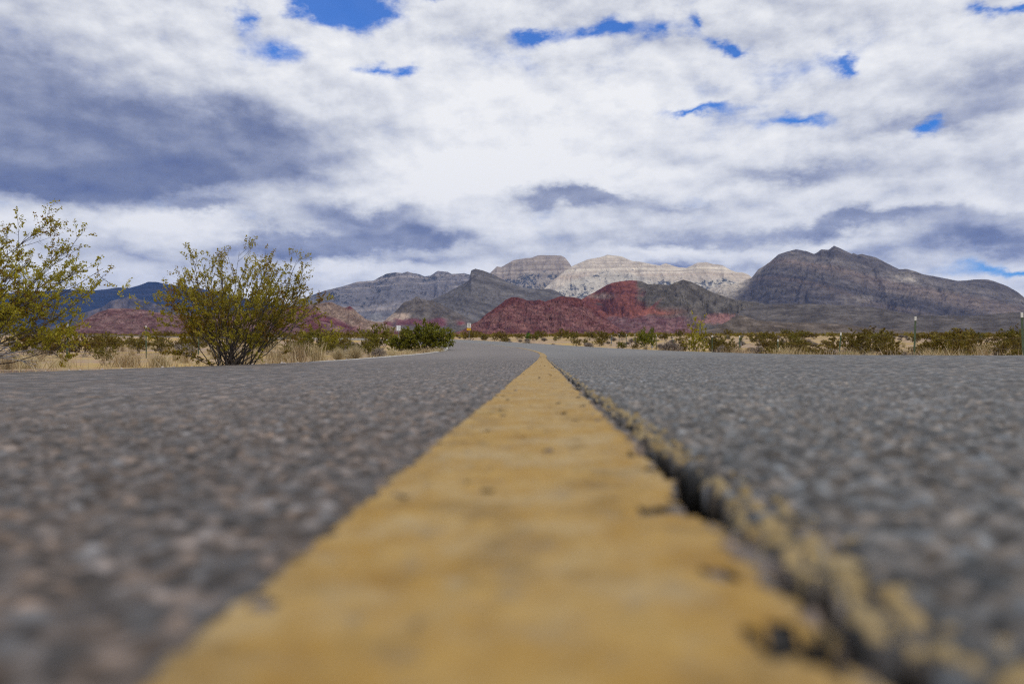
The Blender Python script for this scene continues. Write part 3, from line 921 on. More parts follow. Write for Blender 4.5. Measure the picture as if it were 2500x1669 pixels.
mountain('fin_mountain', 'dark grey tilted fin of rock with a sheer left face',
         [(880, 815), (960, 775), (1048, 734), (1067, 726), (1105, 707), (1135, 691), (1146, 683), (1150, 660), (1161, 656), (1178, 660), (1200, 668), (1226, 682), (1259, 697.6), (1295, 704), (1322, 706), (1343, 705), (1358, 710), (1372, 718.6), (1400, 738), (1480, 780), (1560, 815)],
         3600, 4600, 420, 130, col_grey, m_gry, 1.1, 0.08, 1.6, 0.010, 60, 0.8, 231)
mountain('brown_hill', 'brown knobby hill with a maroon band, left of the speed limit sign',
         [(880, 815), (930, 790), (967, 759), (986, 738), (1005, 732), (1017, 723), (1029, 730), (1044, 732), (1057, 734), (1078, 743.5), (1105, 757), (1134, 772), (1163, 787), (1210, 800), (1270, 815)],
         2700, 3200, 320, 110, col_brown_knob, m_red, 1.1, 0.10, 1.8, 0.014, 40, 1.2, 251)
mountain('red_hill', 'red sandstone hill capped with dark grey rock on its right',
         [(1330, 815), (1380, 755), (1424, 728), (1448, 715), (1479, 697.6), (1492, 691), (1506, 688), (1544, 684), (1566, 686), (1581, 693.7), (1602, 693.7), (1619, 694.7), (1632, 697), (1649, 689), (1668, 683), (1691, 689), (1713, 700), (1730, 709.6), (1770, 724.5), (1798, 732), (1819, 735), (1862, 741), (1930, 755), (2020, 785), (2100, 815)],
         2100, 2900, 520, 180, col_red, m_red, 1.2, 0.15, 2.2, 0.024, 45, 1.4, 271)
mountain('low_brown_hill', 'low dark brown hills below the big grey mountain',
         [(1690, 815), (1770, 775), (1819, 752), (1862, 743), (1926, 741), (2000, 742), (2040, 745), (2087, 746.5), (2152, 753), (2234, 769), (2303, 770), (2369, 771), (2434, 766), (2466, 763), (2500, 761.7), (2580, 765), (2700, 790), (2800, 815)],
         1900, 2700, 460, 110, col_low_brown, m_low, 1.0, 0.06, 2.0, 0.02, 60, 0.6, 291)
mountain('tan_hill', 'tan and maroon boulder hill right of the large creosote bush',
         [(560, 815), (620, 775), (700, 752), (780, 741), (799, 737), (810, 738), (824, 745), (843, 750), (854, 747), (866, 756), (877, 766.5), (895, 780), (914, 784.7), (933, 786.6), (944, 793), (975, 802), (1010, 812), (1060, 822)],
         1700, 2100, 320, 130, col_tan, m_bld, 1.0, 0.10, 2.4, 0.04, 24, 2.2, 311)
mountain('pink_hill', 'pink boulder covered hill between the two creosote bushes',
         [(60, 820), (130, 812), (157, 805), (174, 797), (202, 783), (238, 763), (266, 753.6), (303, 752), (337, 756), (362, 758), (384, 763), (429, 768), (475, 771), (560, 766), (612, 762), (660, 755), (700, 757), (760, 775), (830, 798), (900, 812), (950, 820)],
         1350, 1750, 420, 140, col_pink_left, m_bld, 0.95, 0.10, 2.6, 0.045, 20, 1.8, 331)
mountain('maroon_hill', 'maroon boulder hill behind the speed limit sign',
         [(1060, 822), (1100, 815), (1130, 806), (1150, 793), (1167, 784), (1186, 768), (1207, 753), (1225, 740), (1234, 732), (1249, 726), (1265, 725), (1272, 729), (1284, 732), (1303, 734), (1318, 732), (1330, 737), (1349, 730), (1366, 724), (1378, 723.4), (1397, 725), (1418, 730), (1429, 738), (1448, 753), (1471, 772), (1494, 787.5), (1513, 803), (1540, 816), (1600, 822)],
         1450, 1850, 480, 200, col_maroon, m_bld, 0.95, 0.13, 2.6, 0.045, 20, 2.4, 351)
mountain('brown_knoll', 'small brown knoll in front of the dark low hills',
         [(1560, 822), (1690, 814), (1743, 802), (1766, 789.4), (1791, 775.6), (1802, 770), (1819, 771), (1845, 781), (1883, 785), (1926, 787), (2000, 788), (2065, 792), (2113, 799), (2200, 806), (2330, 814), (2450, 822)],
         850, 1150, 420, 90, col_knoll, m_low, 0.9, 0.08, 3.0, 0.02, 14, 1.0, 371)

# ================================================================== air
mh, t, out = new_mat("desert_haze")
pv_ = t.node('ShaderNodeVolumePrincipled', {'Color': (0.12, 0.33, 1.0, 1), 'Density': 0.000024, 'Anisotropy': 0.0})
t.l.new(pv_.outputs[0], out.inputs['Volume'])
hx, hy0, hy1, hz0, hz1 = 15500, -3200, 16500, -8, 1700
hv = [(sx * hx, y, z) for z in (hz0, hz1) for y in (hy0, hy1) for sx in (-1, 1)]
haze = mesh_obj('haze', hv, [(0, 2, 3, 1), (4, 5, 7, 6), (0, 1, 5, 4), (2, 6, 7, 3), (0, 4, 6, 2), (1, 3, 7, 5)], mh)
tag(haze, 'thin blue desert haze over the plain', kind='stuff')

# ================================================================== plants
class Acc:
    """collects tubes and small leaf faces"""
    def __init__(self):
        self.v = []; self.f = []; self.n = 0; self.tone = []

    def add(self, v, f, tone=None):
        v = np.asarray(v, float); f = np.asarray(f, int)
        self.v.append(v); self.f.append(f + self.n); self.n += len(v)
        self.tone.append(np.zeros(len(v)) if tone is None else np.broadcast_to(tone, (len(v),)))

    def tube(self, path, r0, r1, sides=4, tone=0.5):
        p = np.asarray(path, float); k = len(p)
        tg = np.gradient(p, axis=0); tg /= np.linalg.norm(tg, axis=1, keepdims=True) + 1e-9
        ref = np.array([0.31, 0.95, 0.07])
        u = np.cross(tg, ref); u /= np.linalg.norm(u, axis=1, keepdims=True) + 1e-9
        w = np.cross(tg, u)
        a = np.arange(sides) * 2 * np.pi / sides
        r = np.linspace(r0, r1, k)[:, None, None]
        ring = p[:, None] + r * (np.cos(a)[None, :, None] * u[:, None] + np.sin(a)[None, :, None] * w[:, None])
        i = np.arange(k * sides).reshape(k, sides)
        j = np.roll(i, -1, 1)
        self.add(ring.reshape(-1, 3), np.stack([i[:-1], j[:-1], j[1:], i[1:]], -1).reshape(-1, 4), tone)

    def leaves(self, P, size, rng, aspect=0.5, tone=None, up=0.0):
        n = len(P)
        if n == 0: return
        a = rng.normal(size=(n, 3)); a[:, 2] += up
        a /= np.linalg.norm(a, axis=1, keepdims=True)
        b = np.cross(a, rng.normal(size=(n, 3))); b /= np.linalg.norm(b, axis=1, keepdims=True) + 1e-9
        s = size * rng.uniform(0.6, 1.3, (n, 1))
        v = np.stack([P - a * s * 0.5, P + b * s * aspect * 0.5, P + a * s * 0.5, P - b * s * aspect * 0.5], 1).reshape(-1, 3)
        self.add(v, np.arange(4 * n).reshape(n, 4), np.repeat(rng.rand(n) if tone is None else tone, 4))

    def obj(self, name, mat, parent=None):
        return mesh_obj(name, np.concatenate(self.v), np.concatenate(self.f), mat, parent, attrs={'tone': np.concatenate(self.tone)})


def leaf_material(name, stops, trans=0.3):
    m, t, out = new_mat(name)
    c = t.ramp(t.attr('tone', 'Fac'), stops)
    oi = t.node('ShaderNodeObjectInfo').outputs['Random']
    hsv = t.node('ShaderNodeHueSaturation', {'Hue': t.lin(oi, 0, 1, 0.488, 0.512), 'Saturation': 1.0, 'Value': t.lin(oi, 0, 1, 0.85, 1.15), 'Color': c})
    d = t.node('ShaderNodeBsdfPrincipled', {'Base Color': hsv.outputs[0], 'Roughness': 0.55, 'Specular IOR Level': 0.3})
    tr = t.node('ShaderNodeBsdfTranslucent', {'Color': hsv.outputs[0]})
    mx = t.node('ShaderNodeMixShader', {'Fac': trans})
    t.l.new(d.outputs[0], mx.inputs[1]); t.l.new(tr.outputs[0], mx.inputs[2])
    t.l.new(mx.outputs[0], out.inputs[0])
    return m


M_LEAF = leaf_material("creosote_leaf", [(0.0, (0.24, 0.125, 0.014)), (0.25, (0.31, 0.235, 0.018)), (0.6, (0.36, 0.335, 0.024)), (0.85, (0.45, 0.42, 0.040)), (1.0, (0.58, 0.50, 0.08))], 0.5)
M_LEAF_DRY = leaf_material("brown_creosote_leaf", [(0.0, (0.12, 0.068, 0.012)), (0.4, (0.165, 0.118, 0.015)), (0.8, (0.21, 0.165, 0.022)), (1.0, (0.30, 0.22, 0.05))], 0.35)
M_LEAF_FIELD = leaf_material("field_creosote_leaf", [(0.0, (0.12, 0.075, 0.012)), (0.4, (0.165, 0.135, 0.015)), (0.8, (0.20, 0.175, 0.020)), (1.0, (0.29, 0.235, 0.045))], 0.35)
M_LEAF_GREEN = leaf_material("green_shrub_leaf", [(0.0, (0.105, 0.100, 0.010)), (0.4, (0.18, 0.180, 0.014)), (0.8, (0.25, 0.255, 0.022)), (1.0, (0.34, 0.33, 0.04))], 0.4)
M_LEAF_BRIGHT = leaf_material("bright_green_leaf", [(0.0, (0.06, 0.12, 0.02)), (0.5, (0.12, 0.26, 0.03)), (1.0, (0.24, 0.40, 0.06))], 0.3)
M_STRAW = leaf_material("dry_straw", [(0.0, (0.30, 0.21, 0.10)), (0.4, (0.43, 0.33, 0.18)), (0.8, (0.53, 0.43, 0.25)), (1.0, (0.64, 0.56, 0.38))], 0.2)
M_BROOM = leaf_material("pale_broom_twig", [(0.0, (0.30, 0.22, 0.11)), (0.5, (0.44, 0.35, 0.20)), (1.0, (0.56, 0.47, 0.30))], 0.2)
M_BURS = leaf_material("grey_bursage_twig", [(0.0, (0.13, 0.10, 0.08)), (0.5, (0.24, 0.195, 0.16)), (1.0, (0.36, 0.31, 0.26))], 0.15)
M_BARK = plain("dark_bark", (0.075, 0.062, 0.056), 0.9, noise=0.2, scale=12)
M_DEAD = plain("grey_dead_wood", (0.27, 0.25, 0.245), 0.9, noise=0.2, scale=10)


def bez(p0, p1, p2, n):
    u = np.linspace(0, 1, n)[:, None]
    return (1 - u) ** 2 * p0 + 2 * u * (1 - u) * p1 + u ** 2 * p2


def shrub_meshes(rng, tips, base_r, r0, n_sub, n_twig, n_leaf, leaf, sub_len=0.34, twig_len=0.17, sides=4, leaf_start=0.25, bow=0.12, jitter=0.02, stem_pts=8):
    """fan of stems from one root to the given tips, forked twice; leaves sit on the last twigs"""
    st = Acc(); lv = Acc()
    for T in tips:
        T = np.asarray(T, float)
        b = np.array([rng.normal() * base_r, rng.normal() * base_r, -0.05])
        L = np.linalg.norm(T - b)
        horiz = np.array([T[0] - b[0], T[1] - b[1], 0.0])
        c = lerp(b, T, 0.5) + horiz * bow * rng.uniform(-0.6, 1.2) + rng.normal(size=3) * 0.06 * L
        path = bez(b, c, T, stem_pts)
        path[1:-1] += rng.normal(size=(stem_pts - 2, 3)) * jitter * L * 0.5
        st.tube(path, r0 * rng.uniform(0.7, 1.2), r0 * 0.18, sides, rng.rand())
        cl_tone = np.clip(rng.normal(0.52, 0.16), 0.05, 0.95)
        for _ in range(n_sub):
            u = rng.uniform(0.30, 0.97)
            k = min(int(u * (stem_pts - 1)), stem_pts - 2)
            p = lerp(path[k], path[k + 1], u * (stem_pts - 1) - k)
            tg = path[k + 1] - path[k]; tg /= np.linalg.norm(tg)
            d = tg + rng.normal(size=3) * 0.42 + np.array([0, 0, 0.12]); d /= np.linalg.norm(d)
            ln = L * sub_len * rng.uniform(0.55, 1.1) * (1.15 - 0.55 * u)
            q = p + d * ln
            if q[2] < 0.06: q[2] = 0.06 + 0.1 * rng.rand()
            sp_ = bez(p, lerp(p, q, 0.5) + rng.normal(size=3) * 0.07 * ln, q, 5)
            st.tube(sp_, r0 * 0.32, r0 * 0.10, 3, rng.rand())
            tone_s = np.clip(cl_tone + rng.normal() * 0.14, 0.02, 0.98)
            for _ in range(n_twig):
                v = rng.uniform(0.25, 1.0)
                k2 = min(int(v * 4), 3)
                p2 = lerp(sp_[k2], sp_[k2 + 1], v * 4 - k2)
                d2 = d + rng.normal(size=3) * 0.55 + np.array([0, 0, 0.22]); d2 /= np.linalg.norm(d2)
                l2 = L * twig_len * rng.uniform(0.5, 1.15)
                q2 = p2 + d2 * l2
                q2[2] = max(q2[2], 0.05)
                tw = bez(p2, lerp(p2, q2, 0.5) + rng.normal(size=3) * 0.08 * l2, q2, 4)
                st.tube(tw, r0 * 0.12, r0 * 0.05, 3, rng.rand())
                w = rng.uniform(leaf_start, 1.06, n_leaf)
                pp = p2 + (q2 - p2) * w[:, None] + rng.normal(size=(n_leaf, 3)) * l2 * 0.075
                lv.leaves(pp, leaf, rng, 0.5, np.clip(tone_s + rng.normal(size=n_leaf) * 0.2, 0, 1), 0.4)
    return st, lv


def dome_tips(rng, n, rx, ry, z0, rz, tilt_min=0.0, flat=1.0):
    """tips spread over a dome"""
    out = []
    for i in range(n):
        a = i * 2.39996 + rng.uniform(-0.3, 0.3)
        u = (i + 0.5) / n
        r = math.sqrt(u) ** flat
        z = z0 + rz * math.sqrt(max(0.0, 1 - (r * 0.97) ** 2)) * rng.uniform(0.85, 1.08)
        out.append((rx * r * math.cos(a) * rng.uniform(0.88, 1.1), ry * r * math.sin(a), z))
    return out


def make_shrub(name, label, cat, acc, mats, loc, group=None, rz=0.0, scale=1.0):
    st, lv = acc
    e = empty(name, loc, rz)
    e.scale = (scale,) * 3
    st.obj('stems', mats[0], e); lv.obj('foliage', mats[1], e)
    return tag(e, label, cat, group)


def copy_tree(src, loc, rz, scale, label=None, group=None):
    c = src.copy(); C.objects.link(c)
    c.location = loc; c.rotation_euler = (0, 0, rz); c.scale = scale if hasattr(scale, '__len__') else (scale,) * 3
    if label: c['label'] = label
    if group: c['group'] = group
    for ch in src.children:
        k = ch.copy(); C.objects.link(k); k.parent = c
    return c


rng = np.random.RandomState(11)
# --- the large creosote bush beside the road (x 380-795 in the photo)
bx, by, bz = on_ground(562, 11.3)
tips = dome_tips(rng, 40, 1.14, 0.85, 0.55, 1.0, flat=0.62)
tips += [(0.80, 0.1, 1.52), (-0.02, 0.0, 1.62), (-0.68, -0.1, 1.56), (-0.42, 0.2, 1.60), (0.25, 0.3, 1.63), (0.55, 0.0, 1.50), (-0.85, 0.0, 1.42), (1.0, 0.1, 1.15), (-1.12, 0.0, 1.15), (1.22, 0.0, 0.95), (1.15, 0.2, 0.72), (-1.05, 0.2, 0.62), (-1.0, -0.3, 0.45), (-0.65, -0.45, 0.22), (1.0, -0.2, 1.25), (0.55, -0.5, 0.5), (-0.3, -0.6, 0.55)]
tips = [(a + 0.09 * c_, b_, c_ * 1.03) for a, b_, c_ in tips]
make_shrub('creosote_bush', 'large open creosote bush with olive leaves beside the left road edge', 'bush',
           shrub_meshes(rng, tips, 0.10, 0.0100, 8, 5, 18, 0.030, 0.27, 0.11, 5, leaf_start=0.5), (M_BARK, M_LEAF), (bx, by, bz), 'creosote bushes')
# --- the bush cut by the left edge of the frame
bx, by, bz = on_ground(-190, 8.2)
tips = dome_tips(rng, 30, 1.75, 1.2, 0.55, 0.9, flat=0.8)
tips += [(1.34, 0.1, 1.62), (1.22, -0.1, 1.45), (1.50, 0.1, 1.42), (1.72, 0.0, 1.32), (1.90, 0.1, 1.10), (1.98, 0.0, 0.98), (1.62, 0.2, 1.12), (1.45, -0.2, 0.95), (1.75, -0.1, 0.72), (1.62, 0.2, 0.50), (1.05, 0.2, 1.22), (0.95, -0.3, 0.9), (0.75, 0.1, 1.28), (1.15, 0.0, 0.75), (1.3, 0.3, 0.62), (1.58, 0.0, 0.30)]
left_bush = make_shrub('creosote_bush', 'green creosote bush leaning in from the left picture edge with bare grey lower branches', 'bush',
                       shrub_meshes(rng, tips, 0.12, 0.011, 10, 6, 17, 0.028, 0.24, 0.085, 5, bow=0.05, leaf_start=0.5), (M_BARK, M_LEAF), (bx, by, bz), 'creosote bushes')
dead = Acc()
for q in range(9):
    a = np.array([0.35 + 0.1 * rng.rand(), -0.15 + 0.1 * rng.normal(), 0.02])
    e = np.array([rng.uniform(0.9, 1.38), -0.25 + 0.2 * rng.normal(), rng.uniform(0.02, 0.40)])
    pth = bez(a, lerp(a, e, 0.5) + np.array([0, 0, rng.uniform(0.0, 0.22)]), e, 8)
    dead.tube(pth, 0.011, 0.004, 5)
    for _ in range(3):
        k = rng.randint(3, 7)
        d = (pth[k] - pth[k - 1]) + rng.normal(size=3) * 0.05
        d = d / np.linalg.norm(d)
        e2 = pth[k] + d * rng.uniform(0.12, 0.28); e2[2] = max(e2[2], 0.01)
        dead.tube(bez(pth[k], lerp(pth[k], e2, 0.5) + rng.normal(size=3) * 0.02, e2, 4), 0.006, 0.002, 4)
tag(dead.obj('dead_branches', M_DEAD, left_bush), 'bare grey dead branches')
# --- dense green bush at the inside of the bend
bx, by, bz = on_ground(1026, 44.0)
tips = dome_tips(rng, 60, 1.90, 1.1, 0.55, 0.98, flat=0.8)
tips += [(0.35, 0, 1.75), (0.0, 0.1, 1.65), (1.55, 0, 1.15), (-1.5, 0, 0.8), (1.7, -0.2, 0.5), (1.6, 0.1, 0.8)]
tips = [(a, b_, c_ * (1 - 0.42 * min(1.0, max(0.0, (-a - 0.15) / 1.4)))) for a, b_, c_ in tips]
tips += [(-1.7, -0.3, 0.40), (-1.3, -0.6, 0.32), (-0.8, -0.8, 0.34), (-0.2, -0.85, 0.30), (0.4, -0.8, 0.32), (0.9, -0.7, 0.30), (1.4, -0.5, 0.30), (1.75, -0.2, 0.35), (-1.85, 0.0, 0.55), (1.8, 0.0, 0.60), (-1.5, -0.2, 0.6), (1.5, -0.3, 0.6)]
make_shrub('green_bush', 'dense round green bush at the inside of the road bend', 'bush',
           shrub_meshes(rng, tips, 0.30, 0.012, 7, 5, 13, 0.085, 0.24, 0.12, 3), (M_BARK, M_LEAF_GREEN), (bx, by, bz), 'green bushes')

# --- reusable kinds, built once at about one metre
park = (0, -300, 0)


def kind_creosote(seed, mat, rx, rz, leaf=0.062, n=18, nl=13):
    r = np.random.RandomState(seed)
    return shrub_meshes(r, dome_tips(r, n, rx, rx * 0.9, 0.30, rz, flat=0.8), 0.07, 0.008, 5, 4, nl, leaf, 0.34, 0.17, 3)


KINDS = {}
protos = []


def proto(key, name, cat, acc, mats):
    e = make_shrub(name, key, cat, acc, mats, park)
    KINDS[key] = e; protos.append(e)


for q in range(3):
    proto(f'creo{q}', 'creosote_bush', 'bush', kind_creosote(100 + q, None, 0.62 + 0.1 * q, 0.70), (M_BARK, M_LEAF_FIELD))
for q in range(3):
    proto(f'brown{q}', 'creosote_bush', 'bush', kind_creosote(110 + q, None, 0.70 + 0.08 * q, 0.66), (M_BARK, M_LEAF_DRY))
proto('green', 'green_bush', 'bush', kind_creosote(120, None, 0.6, 0.75, 0.065, 20, 14), (M_BARK, M_LEAF_GREEN))
proto('bright', 'green_plant', 'plant', kind_creosote(121, None, 0.62, 0.72, 0.08, 20, 14), (M_BARK, M_LEAF_BRIGHT))
r = np.random.RandomState(122)
proto('wispy', 'creosote_bush', 'bush', shrub_meshes(r, [(x * 0.95 + r.normal() * 0.05, r.normal() * 0.25, z) for x, z in ((-0.8, 1.2), (-0.62, 1.75), (-0.5, 1.45), (-0.42, 2.1), (-0.15, 1.3), (0.0, 1.75), (0.05, 2.25), (0.2, 1.5), (0.28, 1.95), (0.5, 1.3), (0.62, 1.65), (0.85, 1.55), (0.9, 0.9), (-0.9, 0.7), (-0.6, 0.9), (-0.3, 1.0), (0.3, 0.9), (0.6, 0.8), (0.0, 0.7), (-0.7, 0.5), (0.8, 0.5))],
                                               0.10, 0.009, 6, 4, 13, 0.065, 0.20, 0.09, 3), (M_BARK, M_LEAF))


def twig_dome(seed, n, R, H, thick, leafn=0, leaf=0.02):
    r = np.random.RandomState(seed)
    st = Acc(); lv = Acc()
    P, D = [], []
    for _ in range(n):
        a = r.rand() * 6.283; e = r.rand() ** 0.7
        tip = np.array([R * e * math.cos(a), R * e * math.sin(a), H * math.sqrt(max(0.02, 1 - 0.9 * e * e)) * r.uniform(0.75, 1.1)])
        b0 = np.array([r.normal() * 0.05 * R, r.normal() * 0.05 * R, 0.0])
        w = np.cross(tip - b0, r.normal(size=3)); w = w / (np.linalg.norm(w) + 1e-9) * thick
        m1 = lerp(b0, tip, 0.5) + r.normal(size=3) * 0.05 * R + np.array([0, 0, 0.06 * H])
        lv.add([b0 - w, b0 + w, m1 + w * 0.8, m1 - w * 0.8, tip], [[0, 1, 2, 3], [3, 2, 4, 4]][:1], r.rand())
        lv.add([m1 - w * 0.8, m1 + w * 0.8, tip + w * 0.25, tip - w * 0.25], [[0, 1, 2, 3]], r.rand())
        if leafn:
            P.append(lerp(b0, tip, r.uniform(0.45, 1.0, leafn)[:, None]) + r.normal(size=(leafn, 3)) * 0.05 * R)
    if leafn:
        lv.leaves(np.concatenate(P), leaf, r)
    for _ in range(8):
        a = r.rand() * 6.283
        st.tube([(0, 0, -0.03), (0.15 * R * math.cos(a), 0.15 * R * math.sin(a), 0.25 * H), (0.3 * R * math.cos(a), 0.3 * R * math.sin(a), 0.5 * H)], thick * 1.6, thick, 3)
    return st, lv


for q in range(2):
    proto(f'burs{q}', 'bursage_shrub', 'shrub', twig_dome(130 + q, 230, 0.42, 0.42, 0.006, 9, 0.045), (M_DEAD, M_BURS))
proto('broom', 'broom_shrub', 'shrub', twig_dome(133, 620, 0.45, 0.42, 0.0035, 3, 0.012), (M_DEAD, M_BROOM))


def grass_clump(seed, n, R, H, lean=0.35, w=0.0035):
    r = np.random.RandomState(seed)
    a = Acc()
    for _ in range(n):
        b0 = np.array([r.normal() * R * 0.33, r.normal() * R * 0.33, -0.02])
        h = H * r.uniform(0.5, 1.1)
        d = np.array([r.normal(), r.normal(), 0.0]) * lean * h
        s = np.array([r.normal(), r.normal(), 0.0]); s = s / (np.linalg.norm(s) + 1e-6) * w
        p1 = b0 + d * 0.3 + np.array([0, 0, h * 0.6]); p2 = b0 + d + np.array([0, 0, h])
        a.add([b0 - s, b0 + s, p1 + s * 0.8, p1 - s * 0.8, p2 + s * 0.2, p2 - s * 0.2], [[0, 1, 2, 3], [3, 2, 4, 5]], r.rand())
    return a


def proto_grass(key, acc, mat=M_STRAW):
    o = acc.obj('grass_clump', mat); o.location = park
    tag(o, key, 'grass'); KINDS[key] = o; protos.append(o)


proto_grass('grass0', grass_clump(140, 260, 0.35, 0.42))
proto_grass('grass1', grass_clump(141, 180, 0.25, 0.50, 0.22))
proto_grass('grass2', grass_clump(142, 300, 0.5, 0.34, 0.5))

# yucca
r = np.random.RandomState(150)
yl = Acc()
for q in range(110):
    a = r.rand() * 6.283; e = r.uniform(-0.35, 1.45)
    d = np.array([math.cos(a) * math.cos(e), math.sin(a) * math.cos(e), math.sin(e)])
    s = np.cross(d, (0, 0, 1)); s = s / (np.linalg.norm(s) + 1e-6) * 0.022
    b0 = np.array([0, 0, 0.55]) + d * 0.04; L = r.uniform(0.34, 0.5)
    yl.add([b0 - s, b0 + s, b0 + d * L * 0.5 + s, b0 + d * L * 0.5 - s, b0 + d * L + s * 0.1, b0 + d * L - s * 0.1], [[0, 1, 2, 3], [3, 2, 4, 5]], r.rand())
yt = Acc(); yt.tube([(0, 0, -0.05), (0.02, 0, 0.25), (0, 0.01, 0.56)], 0.085, 0.07, 8)
for q in range(60):
    a = r.rand() * 6.283; z = r.uniform(0.15, 0.5)
    p = np.array([0.07 * math.cos(a), 0.07 * math.sin(a), z])
    yt.leaves(p[None] + np.array([[0.02 * math.cos(a), 0.02 * math.sin(a), -0.06]]), 0.16, r, 0.12, None, -2.0)
M_YUCCA = leaf_material("yucca_blade", [(0.0, (0.07, 0.075, 0.02)), (0.6, (0.13, 0.15, 0.04)), (1.0, (0.24, 0.25, 0.08))], 0.15)
ye = empty('yucca', park)
yt.obj('trunk', M_DEAD, ye); yl.obj('crown', M_YUCCA, ye)
tag(ye, 'yucca', 'yucca'); KINDS['yucca'] = ye; protos.append(ye)

placed = []
rnd = random.Random(5)


def put(key, px, d, hw_px, h_px, label, group, h_nat=1.0, w_nat=0.68):
    """a plant of the size it has in the photo, standing on the ground at distance d"""
    x, y, z = on_ground(px, d)
    sxy = hw_px * d / FPX / w_nat; sz = h_px * d / FPX / h_nat
    o = copy_tree(KINDS[key], (x, y, z), rnd.uniform(0, 6.28), (sxy, sxy, sz), label, group)
    placed.append((x, y, max(sxy * w_nat * 0.8, 0.2)))
    return o


